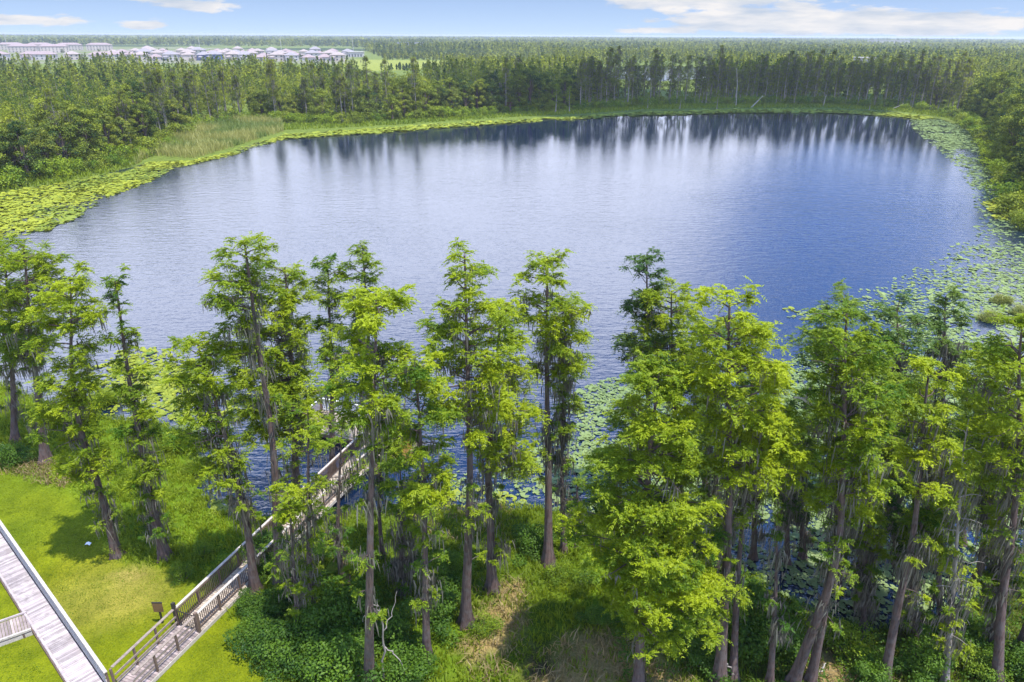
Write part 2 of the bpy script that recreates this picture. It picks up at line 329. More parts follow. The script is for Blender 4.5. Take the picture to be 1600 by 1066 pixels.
m, nt, o = mat('lake_water')
pos = N(nt, 'ShaderNodeNewGeometry').outputs['Position']; sp = N(nt, 'ShaderNodeSeparateXYZ'); nt.links.new(pos, sp.inputs[0])
rip = noise(nt, 1.0, 3, 0.6, pos, (1.1, 2.6, 1)); sw = noise(nt, 1.0, 2, 0.5, pos, (0.35, 0.8, 1)); patch = noise(nt, 0.022, 3, 0.5, pos)
calm = N(nt, 'ShaderNodeMapRange', interpolation_type='SMOOTHSTEP'); calm.inputs[1].default_value = 95; calm.inputs[2].default_value = 290; calm.inputs[3].default_value = 1.0; calm.inputs[4].default_value = 0.07; nt.links.new(sp.outputs[1], calm.inputs[0])
amp = math_(nt, 'MULTIPLY', calm.outputs[0], math_(nt, 'ADD', 0.45, patch))
hgt = math_(nt, 'MULTIPLY', math_(nt, 'ADD', math_(nt, 'MULTIPLY', rip, 0.6), math_(nt, 'MULTIPLY', sw, 0.9)), amp)
b = N(nt, 'ShaderNodeBump'); b.inputs['Strength'].default_value = 0.75; b.inputs['Distance'].default_value = 0.12; nt.links.new(hgt, b.inputs['Height'])
p = N(nt, 'ShaderNodeBsdfPrincipled'); p.inputs['Roughness'].default_value = 0.05; p.inputs['IOR'].default_value = 1.85
nt.links.new(b.outputs[0], p.inputs['Normal'])
q = g(620, 705)
d2 = N(nt, 'ShaderNodeVectorMath', operation='DISTANCE'); nt.links.new(pos, d2.inputs[0]); d2.inputs[1].default_value = (q[0], q[1], 0)
dd = math_(nt, 'ADD', d2.outputs['Value'], math_(nt, 'MULTIPLY', noise(nt, 0.8, 3, .6, pos), 2.5))
sh = N(nt, 'ShaderNodeMapRange', interpolation_type='SMOOTHSTEP'); sh.inputs[1].default_value = 2.0; sh.inputs[2].default_value = 4.2; sh.inputs[3].default_value = 1; sh.inputs[4].default_value = 0; nt.links.new(dd, sh.inputs[0])
nt.links.new(mixc(nt, sh.outputs[0], (0.003, 0.011, 0.034), (0.15, 0.09, 0.008)), p.inputs['Base Color'])
nt.links.new(p.outputs[0], o.inputs[0])
M_WATER = m
for nm, poly in (('lake', LAKE), ('pond_water', POND)):
    cen = poly.mean(0); big = cen + (poly - cen) * 1.0
    d = np.roll(big, -1, 0) - np.roll(big, 1, 0); nrm = np.column_stack([d[:, 1], -d[:, 0]]); nrm /= np.linalg.norm(nrm, axis=1)[:, None]
    if inside((big + nrm * 0.5), poly).mean() > 0.5: nrm = -nrm
    big = big + nrm * 1.5
    mb = MB(); mb.add(np.column_stack([big, np.zeros(len(big))]), [list(range(len(big)))])
    wo = mb.build(nm, M_WATER); tag(wo, kind='structure')
    if wo.data.polygons[0].normal.z < 0: wo.data.flip_normals()

# ------------------------------------------------------------------ boardwalks
ZD = 0.75; ZR = ZD + 1.2                                             # deck and rail heights
def P3(px, py, z): return g(px, py, z)
def lerp(a, b, t): return np.asarray(a) * (1 - t) + np.asarray(b) * t
# narrow boardwalk out to the lake: its two rail lines
L0, L1 = P3(170, 1045, ZR), P3(569, 672, ZR); R0, R1 = P3(236, 1030, ZR), P3(637, 648, ZR)
dirw = L1 - L0; LENW = np.linalg.norm(dirw); dirw = dirw / LENW
def Lp(s, z=ZR): q = lerp(L0, L1, s); return np.array([q[0], q[1], z])
sR0 = np.dot(R0 - L0, dirw) / LENW; sR1 = np.dot(R1 - L0, dirw) / LENW
def Rp(s, z=ZR): q = lerp(R0, R1, (s - sR0) / (sR1 - sR0)); return np.array([q[0], q[1], z])
GATE = np.dot(P3(277, 953, ZR) - L0, dirw) / LENW
nrmw = np.array([dirw[1], -dirw[0], 0])
bw = empty('boardwalk', (*Lp(0, 0)[:2], 0.0), 'narrow railed wooden boardwalk running between the cypresses out over the lake', 'boardwalk')
def local(o, root):
    o.parent = root; o.matrix_parent_inverse = root.matrix_basis.inverted(); return o
def planks(mb, pa, pb, n, z, th=0.05, gap=0.12, r=rng):
    """n boards, each from line pa(t) to line pb(t)"""
    for k in range(n):
        t0, t1 = k / n, (k + 1 - gap) / n; dz = r.normal(0, .003)
        a, b_, c_, d_ = pa(t0), pb(t0), pb(t1), pa(t1)
        v = [[*a[:2], z + dz], [*b_[:2], z + dz], [*c_[:2], z + dz], [*d_[:2], z + dz]]; v += [[x, y, q - th] for x, y, q in v]
        mb.add(v, [[0,1,2,3],[7,6,5,4],[0,4,5,1],[1,5,6,2],[2,6,7,3],[3,7,4,0]], r.random())
s_start = -0.06
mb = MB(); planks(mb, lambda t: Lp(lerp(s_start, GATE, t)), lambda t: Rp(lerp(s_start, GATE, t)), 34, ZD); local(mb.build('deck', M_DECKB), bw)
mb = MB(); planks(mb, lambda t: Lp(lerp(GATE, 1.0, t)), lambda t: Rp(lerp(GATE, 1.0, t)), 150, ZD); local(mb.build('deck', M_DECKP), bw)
mb = MB()
for fn, sg in ((Lp, -1), (Rp, 1)):
    a, b_ = fn(s_start, ZD - 0.16) + nrmw * sg * 0.03, fn(1.0, ZD - 0.16) + nrmw * sg * 0.03; mb.beam(a, b_, 0.05, 0.24)
    a, b_ = fn(s_start, ZD - 0.17) - nrmw * sg * 0.5, fn(1.0, ZD - 0.17) - nrmw * sg * 0.5; mb.beam(a, b_, 0.08, 0.22)
local(mb.build('beam', M_RAIL), bw)
def posts(ss, fn, sg, mat_, w=0.10, top=0.02):
    for s in ss:
        q = fn(s, 0) + nrmw * sg * 0.10; zb = min(hz(q[0], q[1]), ZD) - 0.3
        mb = MB(); mb.box((q[0], q[1], (zb + ZR + top) / 2), w, w, ZR + top - zb, rz=math.atan2(dirw[1], dirw[0])); local(mb.build('post', mat_), bw)
sl_ = [s for s in np.linspace(0.0, GATE, 4)]
posts(sl_, Lp, 1, M_POST); posts(sl_[1:], Rp, -1, M_POST)
after = np.linspace(GATE, 1.0, 13)[1:]
posts(after, Lp, 1, M_POST); posts(after, Rp, -1, M_POST)
for fn, sg, nm in ((Lp, 1, 'a'), (Rp, -1, 'b')):
    off = nrmw * sg * 0.09
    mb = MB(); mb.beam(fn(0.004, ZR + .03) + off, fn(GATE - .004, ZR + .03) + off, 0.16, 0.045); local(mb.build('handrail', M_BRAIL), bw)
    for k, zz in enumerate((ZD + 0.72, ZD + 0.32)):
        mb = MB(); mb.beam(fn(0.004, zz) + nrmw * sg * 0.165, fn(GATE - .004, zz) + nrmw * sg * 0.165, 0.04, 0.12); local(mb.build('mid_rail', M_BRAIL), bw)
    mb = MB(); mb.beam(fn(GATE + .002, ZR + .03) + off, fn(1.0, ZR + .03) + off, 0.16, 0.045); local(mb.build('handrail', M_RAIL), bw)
    for zz in (ZR - .09, ZD + 0.14):
        mb = MB(); mb.beam(fn(GATE + .002, zz) + nrmw * sg * 0.165, fn(1.0, zz) + nrmw * sg * 0.165, 0.04, 0.09); local(mb.build('mid_rail', M_POST), bw)
    mb = MB(); nb_ = 150
    for k in range(1, nb_):
        s = lerp(GATE, 1.0, k / nb_); q = fn(float(s), 0) + nrmw * sg * 0.20
        mb.box((q[0], q[1], (ZD + .1 + ZR - .05) / 2), 0.035, 0.035, ZR - .15 - ZD, rz=math.atan2(dirw[1], dirw[0]))
    local(mb.build('baluster', M_POST), bw)
# picket gate
ga, gb = Lp(GATE, ZD) + nrmw * 0.12, Rp(GATE, ZD) - nrmw * 0.12
mb = MB(); gv = gb - ga; gl = np.linalg.norm(gv)
for k in range(11):
    q = lerp(ga, gb, k / 10); mb.box((q[0], q[1], ZD + 0.62), 0.028, 0.028, 1.08, rz=.3)
mb.beam(ga + [0, 0, 1.12], gb + [0, 0, 1.12], 0.04, 0.05); mb.beam(ga + [0, 0, .14], gb + [0, 0, .14], 0.04, 0.05)
local(mb.build('gate', M_DARK), bw)
for q, top in ((ga - nrmw * .06, 1.62), (gb + nrmw * .06, 1.40)):
    mb = MB(); zb = hz(q[0], q[1]) - .3; mb.box((q[0], q[1], (zb + ZD + top) / 2), 0.17, 0.17, ZD + top - zb, rz=math.atan2(dirw[1], dirw[0]))
    local(mb.build('gate_post', M_DARK if top > 1.5 else M_POST), bw)

# end platform over the water (across the end of the boardwalk)
pe = lerp(Lp(1.0), Rp(1.0), 0.5); plf = empty('lake_platform', (pe[0], pe[1], 0), 'T shaped wooden viewing platform on stilts at the lake end of the boardwalk', 'platform')
c0 = Lp(1.0) - nrmw * 6.6; c1 = Rp(1.0) + nrmw * 0.3; dep = dirw * 3.6
mb = MB(); planks(mb, lambda t: lerp(c0, c1, t), lambda t: lerp(c0, c1, t) + dep, 60, ZD + .01); local(mb.build('deck', M_DECKP), plf)
mb = MB()
for a, b_ in ((c0, c1), (c0 + dep, c1 + dep), (c0, c0 + dep), (c1, c1 + dep)):
    a = np.array([a[0], a[1], ZD - .2]); b_ = np.array([b_[0], b_[1], ZD - .2]); mb.beam(a, b_, .06, .3)
local(mb.build('beam', M_POST), plf)
def railseg(a, b_, parent, m1, m2, bal=True):
    a = np.array([a[0], a[1], 0.]); b_ = np.array([b_[0], b_[1], 0.]); up = np.array([0, 0, 1.])
    mb = MB(); mb.beam(a + up * (ZR + .03), b_ + up * (ZR + .03), .15, .05); local(mb.build('handrail', m1), parent)
    n = max(2, int(np.linalg.norm(b_ - a) / .17)); mb = MB()
    for k in range(n + 1):
        q = lerp(a, b_, k / n); mb.box((q[0], q[1], (ZD + ZR) / 2 + .03), .05, .05, ZR - ZD - .06, rz=.3)
    mb.beam(a + up * (ZD + .18), b_ + up * (ZD + .18), .06, .08); local(mb.build('baluster', m2), parent)
    for q in (a, lerp(a, b_, .5), b_):
        mb = MB(); mb.box((q[0], q[1], (ZR - 1.6) / 2), .13, .13, ZR + 1.6, rz=.3); local(mb.build('post', M_POST), parent)
e2 = np.array(dirw) * 0.08
railseg(c0 + e2 + nrmw * .1, Lp(1.0) + e2 - nrmw * .35, plf, M_DECKP, M_DECKP)
railseg(c0 + dep - e2 + nrmw * .1, c1 + dep - e2 - nrmw * .1, plf, M_ALU, M_ALU)
railseg(c0 + e2 * 3 + nrmw * .1, c0 + dep - e2 * 3 + nrmw * .1, plf, M_ALU, M_DECKP)
railseg(c1 + e2 * 3 - nrmw * .1, c1 + dep - e2 * 3 - nrmw * .1, plf, M_DECKP, M_DECKP)

# wide boardwalk
wl0, wl1 = P3(0, 902, ZD), P3(107, 1066, ZD); wr0, wr1 = P3(0, 832, ZD), P3(161, 1066, ZD)
dw = wr1 - wr0; dw /= np.linalg.norm(dw); nw = np.array([-dw[1], dw[0], 0])      # nw points to the railed side
wl = lambda s: wl0 + dw * s; wr = lambda s: wr0 + dw * s
SA, SB = -16.0, 22.0
wb = empty('wide_boardwalk', (*wl(6)[:2], 0), 'wide pale weathered plank boardwalk with a flat topped rail along its lawn side', 'boardwalk')
oL = np.dot(wl0 - wr0, dw)                                            # keep boards square to the walk
mb = MB(); planks(mb, lambda t: wl(lerp(SA, SB, t) - oL), lambda t: wr(lerp(SA, SB, t)), 255, ZD, 0.05, 0.10); local(mb.build('deck', M_DECK), wb)
mb = MB()
for fn, k in ((wl, -oL), (wr, 0)):
    sg = -1 if fn is wl else 1
    mb.beam(fn(SA + k) + nw * sg * .035 - [0, 0, .17], fn(SB + k) + nw * sg * .035 - [0, 0, .17], .05, .24)
local(mb.build('beam', M_POST), wb)
mb = MB(); mb.beam(wl(SA - oL) + nw * .07 + [0, 0, .03], wl(SB - oL) + nw * .07 + [0, 0, .03], .10, .06); local(mb.build('kerb_rail', M_DECK), wb)
corner = np.dot(P3(170, 1045, ZR) - wr0, dw)
mb = MB(); mb.beam(wr(SA) + nw * .10 + [0, 0, 1.17], wr(corner + .1) + nw * .10 + [0, 0, 1.17], .17, .05); local(mb.build('handrail', M_RAIL), wb)
for zz in (.86, .52, .2):
    mb = MB(); mb.beam(wr(SA) + nw * .05 + [0, 0, zz], wr(corner) + nw * .05 + [0, 0, zz], .04, .14); local(mb.build('mid_rail', M_RAIL), wb)
s = corner
while s > SA + .5:
    q = wr(s) + nw * .125; zb = hz(q[0], q[1]) - .3; mb = MB(); mb.box((q[0], q[1], (zb + ZD + 1.14) / 2), .10, .10, ZD + 1.14 - zb, rz=math.atan2(dw[1], dw[0])); local(mb.build('post', M_POST), wb); s -= 2.0
for k in range(7):
    q = wl(-2.0 + k * 2.5 - oL) + nw * .1; zb = hz(q[0], q[1]) - .3; mb = MB(); mb.box((q[0], q[1], (zb + ZD - .06) / 2), .12, .12, ZD - .06 - zb); local(mb.build('support_post', M_POST), wb)
# side ramp joining from the left
ra0, ra1 = P3(43, 958, ZD), P3(50, 985, ZD)
rd = P3(0, 973, ZD) - ra0; rd /= np.linalg.norm(rd)
sr = empty('side_boardwalk', (*ra0[:2], 0), 'short grey plank boardwalk branching off the wide walk across the grass', 'boardwalk')
qa = ra0 - nw * .02; qb = ra1 - nw * .02
mb = MB(); planks(mb, lambda t: qa + rd * 9 * t, lambda t: qb + rd * 9 * t, 60, ZD - .012, .05, .14); local(mb.build('deck', M_DECKB), sr)
mb = MB(); mb.beam(qa + [0, 0, .10], qa + rd * 9 + [0, 0, .10], .09, .10); local(mb.build('kerb_rail', M_DECK), sr)
mb = MB(); mb.beam(qb + [0, 0, .10], qb + rd * 9 + [0, 0, .10], .12, .12); mb.beam(qb - [0, 0, .2], qb + rd * 9 - [0, 0, .2], .05, .26); local(mb.build('kerb_rail', M_RAIL), sr)
for k in range(4):
    for q in (qa, qb):
        q = q + rd * (.4 + 2.4 * k); zb = hz(q[0], q[1]) - .3; mb = MB(); mb.box((q[0], q[1], (zb + ZD - .07) / 2), .11, .11, ZD - .07 - zb); local(mb.build('support_post', M_POST), sr)

# sign beside the narrow boardwalk
q = g(254, 973, 0.45); sg_ = empty('notice_sign', tuple(q), 'small brown notice board on a dark post in the lawn beside the boardwalk gate', 'sign')
hs = at(252, 946, q[1])[2] - q[2]
mb = MB(); mb.box((0, 0, hs / 2), .09, .09, hs + .1); mb.build('post', M_DARK, sg_)
mb = MB(); mb.box((0, -.075, hs - .08), .56, .05, .66, rz=0.0); mb.build('board', M_SIGN, sg_)
mb = MB(); mb.box((0, -.075, hs + .27), .60, .07, .05); mb.build('board_cap', M_DARK, sg_)
# litter on the lawn
q = g(138, 851, 0.5); mb = MB(); th = np.linspace(0, 1, 7)
V = np.array([[x * .36 - .18, y * .22 - .11 + .03 * math.sin(5 * x), .05 + .05 * math.sin(3 * x) + .03 * y] for x in th for y in (0, 1)]); V2 = V - [0, 0, .008]
f = [[2 * k, 2 * k + 2, 2 * k + 3, 2 * k + 1] for k in range(6)]; mb.add(V, f); mb.add(V2, [q_[::-1] for q_ in f])
lt = mb.build('paper_scrap', M_PAPER); lt.location = q; tag(lt, 'small crumpled white scrap lying on the shaded lawn', 'litter')

# ------------------------------------------------------------------ foliage builders
def unit(v): return v / (np.linalg.norm(v, axis=-1, keepdims=True) + 1e-9)
def quads(C, A, W, L, Wd):
    """rhombic leaf blades: centre C, axis A, side W (unit), length L, width Wd"""
    L = L[:, None]; Wd = Wd[:, None]
    v = np.stack([C - A * L * .5, C + W * Wd * .5 - A * L * .05, C + A * L * .5, C - W * Wd * .5 - A * L * .05], 1)
    return v.reshape(-1, 3), np.arange(len(C) * 4).reshape(-1, 4)
def feather(mb, C, Rr, tint, K=9, Mn=10, flat=0.5, leafl=0.20, r=rng, droop=0.35):
    """feathery twig clumps: K twigs of Mn leaflets round each centre"""
    n = len(C)
    if n == 0: return
    a = r.random((n, K)) * 2 * PI; e = r.normal(0.18, 0.42, (n, K)) * flat * 1.6
    d = np.stack([np.cos(a) * np.cos(e), np.sin(a) * np.cos(e), np.sin(e)], -1)
    ln = Rr[:, None] * r.uniform(.55, 1.2, (n, K))
    t = np.linspace(.18, 1, Mn)[None, None] + r.normal(0, .04, (n, K, Mn))
    P = C[:, None, None] + d[:, :, None] * (ln[..., None] * t)[..., None]
    P[..., 2] -= droop * ln[..., None] * t * t
    P[..., 2] += (r.normal(0, 1, (n, K)) * Rr[:, None] * 0.22 * flat)[..., None]
    sd_ = np.stack([-np.sin(a), np.cos(a), np.zeros_like(a)], -1)[:, :, None] * np.where(np.arange(Mn) % 2, 1, -1)[None, None, :, None]
    A = unit(d[:, :, None] * .75 + sd_ * .8 + r.normal(0, .28, P.shape) - np.array([0, 0, .22]))
    P = P + sd_ * leafl * .3
    nrm = unit(r.normal(0, .45, P.shape) + np.array([0, 0, 1.0])); W = unit(np.cross(nrm, A))
    m_ = n * K * Mn
    tt = np.clip(tint[:, None, None] + r.normal(0, .10, (n, K, 1)) + r.normal(0, .08, (n, K, Mn)), 0, 1)
    v, f = quads(P.reshape(m_, 3), A.reshape(m_, 3), W.reshape(m_, 3), leafl * r.uniform(.7, 1.4, m_), leafl * .36 * r.uniform(.7, 1.3, m_))
    mb.add(v, f, tt.ravel())
def leafball(mb, C, Rr, tint, n, leaf, r=rng, flat=.75, up=.5):
    """broadleaf clumps: n leaves near the shell of each ellipsoid"""
    k = len(C); d = unit(r.normal(0, 1, (k, n, 3))); d[..., 2] = np.abs(d[..., 2]) * np.where(r.random((k, n)) < .72, 1, -1)
    rad = r.uniform(.35, 1.08, (k, n)) ** .6
    P = C[:, None] + d * (Rr[:, None] * rad)[..., None] * np.array([1, 1, flat])
    nrm = unit(d * .7 + r.normal(0, .5, d.shape) + np.array([0, 0, up])); A = unit(np.cross(nrm, r.normal(0, 1, d.shape))); W = np.cross(nrm, A)
    m_ = k * n; tt = np.clip(tint[:, None] + r.normal(0, .13, (k, n)), 0, 1)
    v, f = quads(P.reshape(m_, 3), A.reshape(m_, 3), W.reshape(m_, 3), leaf * r.uniform(.7, 1.4, m_), leaf * .62 * r.uniform(.7, 1.3, m_)); mb.add(v, f, tt.ravel())
def moss(mb, C, Ln, r=rng, w=.07, n=9, spread=.30):
    """hanging moss: tapered vertical ribbons below each point"""
    k = len(C)
    if k == 0: return
    P = C[:, None] + np.concatenate([r.normal(0, spread, (k, n, 2)), r.normal(0, .08, (k, n, 1))], -1)
    L = Ln[:, None] * r.uniform(.35, 1.15, (k, n)); a = r.random((k, n)) * PI; S = np.stack([np.cos(a), np.sin(a), 0 * a], -1) * (w * r.uniform(.5, 1.3, (k, n)))[..., None]
    dr = r.normal(0, .05, (k, n, 3)); dr[..., 2] = 0; dn = np.zeros_like(P); dn[..., 2] = -1
    p0, p1, p2 = P, P + dn * (L * .45)[..., None] + dr, P + dn * L[..., None] + dr * 1.8
    v = np.stack([p0 - S * .5, p0 + S * .5, p1 + S * .8, p1 - S * .8, p2 + S * .12, p2 - S * .12], 2).reshape(-1, 3)
    b_ = np.arange(k * n)[:, None] * 6
    f = np.concatenate([b_ + [[0, 1, 2, 3]], b_ + [[3, 2, 4, 5]]]); tt = np.clip(r.normal(.5, .2, k * n), 0, 1); mb.add(v, f, np.concatenate([tt, tt]))

def cypress(name, label, b, t, rows, wp=(), r0=.30, ms=1.0, tint=.6, dens=.95, z0=None, seed=0, dull=False, bare=0.07, group='bald cypresses along the near shore', kind='cypress', epi=1.0, leafl=.150, barkm=None):
    """a cypress whose trunk and crown follow heights and spreads read off the photograph, grown in depth round its trunk"""
    r = np.random.default_rng(1000 + seed)
    zb = .4 if z0 is None else z0
    B = g(*b, zb); zb = hz(B[0], B[1]) if z0 is None else -0.3; B = g(*b, max(zb, 0)); D = B[1]
    TP = at(*t, D); W = [at(*q, D) for q in wp]
    pts = np.array([[B[0], B[2]]] + [[q[0], q[2]] for q in W] + [[TP[0], TP[2]]])
    Hh = TP[2] - B[2]
    ybow = r.normal(0, .5)
    def trunk(z):
        x = np.interp(z, pts[:, 1], pts[:, 0]); k = (z - B[2]) / Hh
        for w_ in (-.08, .08): x = x + .5 * (np.interp(z + w_ * Hh, pts[:, 1], pts[:, 0]) - np.interp(z, pts[:, 1], pts[:, 0])) * .6
        return np.stack([x - B[0], ybow * np.sin(np.clip(k, 0, 1) * PI) + 0 * z, z - B[2]], -1)
    root = empty(name, tuple(B), label, kind, group)
    zz = B[2] + Hh * np.concatenate([[-.02, 0, .012, .03, .055, .09], np.linspace(.13, 1, 18)])
    k = np.clip((zz - B[2]) / Hh, 0, 1); RT = r0 * (1 - .86 * k ** .9) + r0 * .75 * np.exp(-k * 34)
    mb = MB(); mb.tube(trunk(zz), RT, 12, .05 + .22 * np.exp(-k * 14))
    rw = np.array([[at(x, y, D)[2], at(xl, y, D)[0], at(xr, y, D)[0]] for y, xl, xr in rows for x in ((xl + xr) / 2,)])
    rw = rw[np.argsort(rw[:, 0])]
    mid_ = (rw[:, 1:2] + rw[:, 2:]) / 2; rw[:, 1:] = mid_ + (rw[:, 1:] - mid_) * 1.03; rw[-1, 1:] = rw[-1, 1:] * .5 + rw[-2, 1:] * .5
    zlo, zhi = rw[0, 0], rw[-1, 0]
    crown_h = zhi - zlo
    CL, CR, CT, BRs = [], [], [], []
    tiers = max(3, int(crown_h / 0.95)); az0 = r.random() * 6.28
    for ti in range(tiers + 1):
        z = zlo + crown_h * (ti + r.uniform(-.22, .22)) / tiers; z = min(z, zhi - .15)
        xl, xr = np.interp(z, rw[:, 0], rw[:, 1]), np.interp(z, rw[:, 0], rw[:, 2]); rad = max(.3, (xr - xl) / 2); xc = (xl + xr) / 2 - B[0]
        nb_ = max(2, int((2.5 + rad * 1.9) * dens)); tt = tint + r.normal(0, .12)
        lowk = ti / tiers
        for bi in range(nb_):
            az0 += 2.4 + r.normal(0, .35); a = az0
            ln = rad * r.uniform(.72, 1.10); ez = z + r.normal(0, .28)
            end = np.array([xc + math.cos(a) * ln, trunk(np.array([z]))[0, 1] + math.sin(a) * ln * .95, ez - B[2]])
            zs = min(ez - .12 * ln - r.uniform(0, .5), TP[2] - .3); st = trunk(np.array([zs]))[0]; L = np.linalg.norm(end - st)
            s = np.linspace(0, 1, 5)[:, None]; Pb = st * (1 - s) + end * s; Pb[:, 2] += np.sin(s[:, 0] * PI) * L * r.uniform(-.02, .12); Pb[1:4] += r.normal(0, .04 * L, (3, 3))
            BRs.append((Pb, np.linspace(.022 + .012 * L, .008, 5)))
            if r.random() < bare: continue
            nc = max(2, int((1.6 + L * 2.3) * dens)); u = np.clip(1.0 - r.random(nc) ** 1.4 * .66, .28, 1.0)
            side = unit(np.array([-(end - st)[1], (end - st)[0], 0.0])); sg = r.normal(0, .10 + .17 * L, nc) * (.35 + .65 * u)
            Cc = np.stack([np.interp(u, s[:, 0], Pb[:, q]) for q in range(3)], -1) + side * sg[:, None] + r.normal(0, .10, (nc, 3)); Cc[:, 2] += .10 + r.normal(0, .13, nc)
            CL.append(Cc); CR.append(r.uniform(.42, .74, nc) * min(1, .62 + rad * .25)); CT.append(np.full(nc, tt + r.normal(0, .08)) + r.normal(0, .06, nc))
    CL.append(np.array([[TP[0] - B[0], ybow * 0, TP[2] - B[2] - .15]])); CR.append(np.array([.5])); CT.append(np.array([tint + .1]))
    ne = int(12 * epi)                                               # short sprays on the bare trunk below the crown
    if ne:
        z = B[2] + (zlo - B[2]) * r.uniform(.28, 1.0, ne); q = trunk(z); a = r.random(ne) * 6.28; off = r.uniform(.3, 1.1, ne)
        E_ = q + np.stack([np.cos(a) * off, np.sin(a) * off, 0 * a], -1); CL.append(E_); CR.append(r.uniform(.25, .55, ne)); CT.append(r.normal(tint - .2, .1, ne))
        for i_ in range(ne): BRs.append((np.array([q[i_], (q[i_] + E_[i_]) / 2 + [0, 0, .08], E_[i_]]), np.array([.03, .02, .008])))
    for Pb, Rb in BRs: mb.tube(Pb, Rb, 5)
    mb.build('trunk', barkm or M_BARK, root, True)
    CL, CR, CT = np.concatenate(CL), np.concatenate(CR), np.concatenate(CT)
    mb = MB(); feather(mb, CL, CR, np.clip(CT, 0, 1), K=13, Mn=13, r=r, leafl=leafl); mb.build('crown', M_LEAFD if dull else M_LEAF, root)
    nm = int(58 * ms)
    if nm:
        pick = [BRs[i_] for i_ in r.integers(0, len(BRs), nm)]; u = r.random(nm) ** .7 * .9
        C = np.array([[np.interp(u_, np.linspace(0, 1, len(Pb)), Pb[:, q]) for q in range(3)] for u_, (Pb, _) in zip(u, pick)])
        low = r.random(nm) < .75 * (1.25 - (C[:, 2] + B[2] - zlo) / (crown_h + .1)); C = C[low]; C = C[C[:, 2] < Hh - 2.2]
        mb = MB()
        if len(C): moss(mb, C, r.uniform(.35, 1.15, len(C)) * min(1.25, .7 + .3 * ms), r, w=.04, n=15, spread=.24)
        ztr = B[2] + (zlo - B[2]) * r.uniform(.45, 1.15, int(7 * ms)); q = trunk(ztr)
        if len(q): moss(mb, q + r.normal(0, .15, q.shape), r.uniform(.4, 1.1, len(q)), r, w=.04, n=15, spread=.28)
        if mb.n: mb.build('moss_fronds', M_MOSS, root)
    return root

T = cypress
T('cypress_tree', 'dark mossy cypress cut by the left edge of the photo, behind the wide boardwalk', (22, 690), (5, 386), [(386,-20,32),(430,-50,52),(500,-55,42),(560,-45,30)], [(10,540)], .26, 1.6, .42, seed=1)
T('cypress_tree', 'big flat topped mossy cypress with grey trunk and dry grass at its foot', (70, 722), (38, 386), [(386,22,62),(408,0,92),(440,-8,105),(480,-20,105),(520,0,82),(560,10,70)], [(62,640),(46,520)], .34, 2.0, .62, seed=2)
T('cypress_tree', 'leaning cypress at the lawn edge with layered bright sprays, a leafy shrub at its foot', (182, 868), (112, 432), [(432,95,130),(450,70,165),(490,60,160),(520,55,158),(570,80,165),(620,70,160),(680,78,160),(730,110,190)], [(165,770),(140,690),(118,600)], .27, 1.4, .62, seed=3)
T('cypress_tree', 'slender cypress with a narrow sparse crown and a flared trunk on the lawn edge', (258, 872), (181, 440), [(440,168,197),(462,165,200),(490,178,194),(520,175,215),(580,172,225),(640,185,245),(690,195,255),(760,205,262),(790,215,262)], [(236,790),(222,700),(200,590)], .30, 1.8, .5, .9, seed=4)
T('cypress_tree', 'cypress bending left over the water with a short moss draped crown beside the boardwalk', (398, 923), (305, 530), [(530,288,322),(550,258,350),(580,255,355),(610,275,360),(650,270,365),(720,305,390)], [(388,803),(372,740),(345,640)], .27, 2.2, .52, seed=5)
T('cypress_tree', 'tall cypress with a long arm of foliage reaching left high over the lake', (438, 922), (382, 376), [(376,352,405),(395,335,422),(425,335,415),(445,290,410),(470,288,400),(488,320,400),(510,345,395),(540,305,390)], [(428,803),(422,700),(400,560)], .31, 1.4, .6, seed=6)
T('cypress_tree', 'dense full cypress at the water edge left of the boardwalk with a grey moss skirt', (464, 806), (445, 418), [(418,422,468),(440,402,488),(475,388,490),(520,370,482),(570,365,490),(620,372,500),(660,380,498)], [(464,650),(458,540)], .33, 2.2, .58, 1.1, z0=0, seed=7)
T('cypress_tree', 'deeper green cypress behind the boardwalk, its crown top the lower of the two twins', (519, 742), (512, 406), [(406,500,525),(440,487,540),(480,482,540),(520,490,545),(560,500,540)], [(520,600)], .25, 1.0, .36, z0=0, seed=8)
T('cypress_tree', 'deep green cypress near the platform, its rounded top the taller of the two twins', (588, 738), (567, 394), [(394,548,585),(430,535,600),(455,540,595),(500,545,590),(540,545,585)], [(578,600)], .25, 1.0, .38, z0=0, seed=9)
T('cypress_tree', 'broad bright yellow green cypress with bare pale limbs in its crown and a reddish trunk', (577, 1072), (590, 458), [(458,565,615),(480,530,650),(520,505,660),(560,500,655),(600,500,650),(640,520,635)], [(583,872),(586,700)], .27, 1.4, .72, seed=10)
T('cypress_tree', 'young cypress with a small crown against the boardwalk deck', (535, 913), (535, 660), [(660,512,560),(700,480,568),(750,475,560)], [(529,830)], .19, .8, .5, .5, seed=11)
T('cypress_tree', 'narrow drooping cypress in front of the boardwalk rail', (489, 964), (482, 640), [(640,462,500),(680,450,520),(730,442,530),(790,442,520)], [(484,872)], .20, 1.0, .50, .5, seed=12)
T('cypress_tree', 'thin leaning cypress pole with a few sprays beside the shrubs by the boardwalk', (468, 1002), (450, 770), [(775,434,470),(820,430,472)], [(456,906)], .17, .8, .45, .8, seed=13)
T('cypress_tree', 'olive cypress with a straight slim trunk and domed crown right of the platform', (667, 1032), (650, 570), [(570,630,670),(600,600,700),(640,590,715),(680,600,710),(720,610,700),(780,622,715)], [(666,900),(664,769)], .23, 1.3, .46, seed=14)
T('cypress_tree', 'tall airy cypress with an open pointed crown at the centre of the near row', (727, 975), (726, 400), [(400,706,745),(420,690,770),(450,670,780),(500,662,792),(550,665,812),(600,672,800),(650,692,790)], [(733,837),(737,740)], .30, 1.5, .70, seed=15)
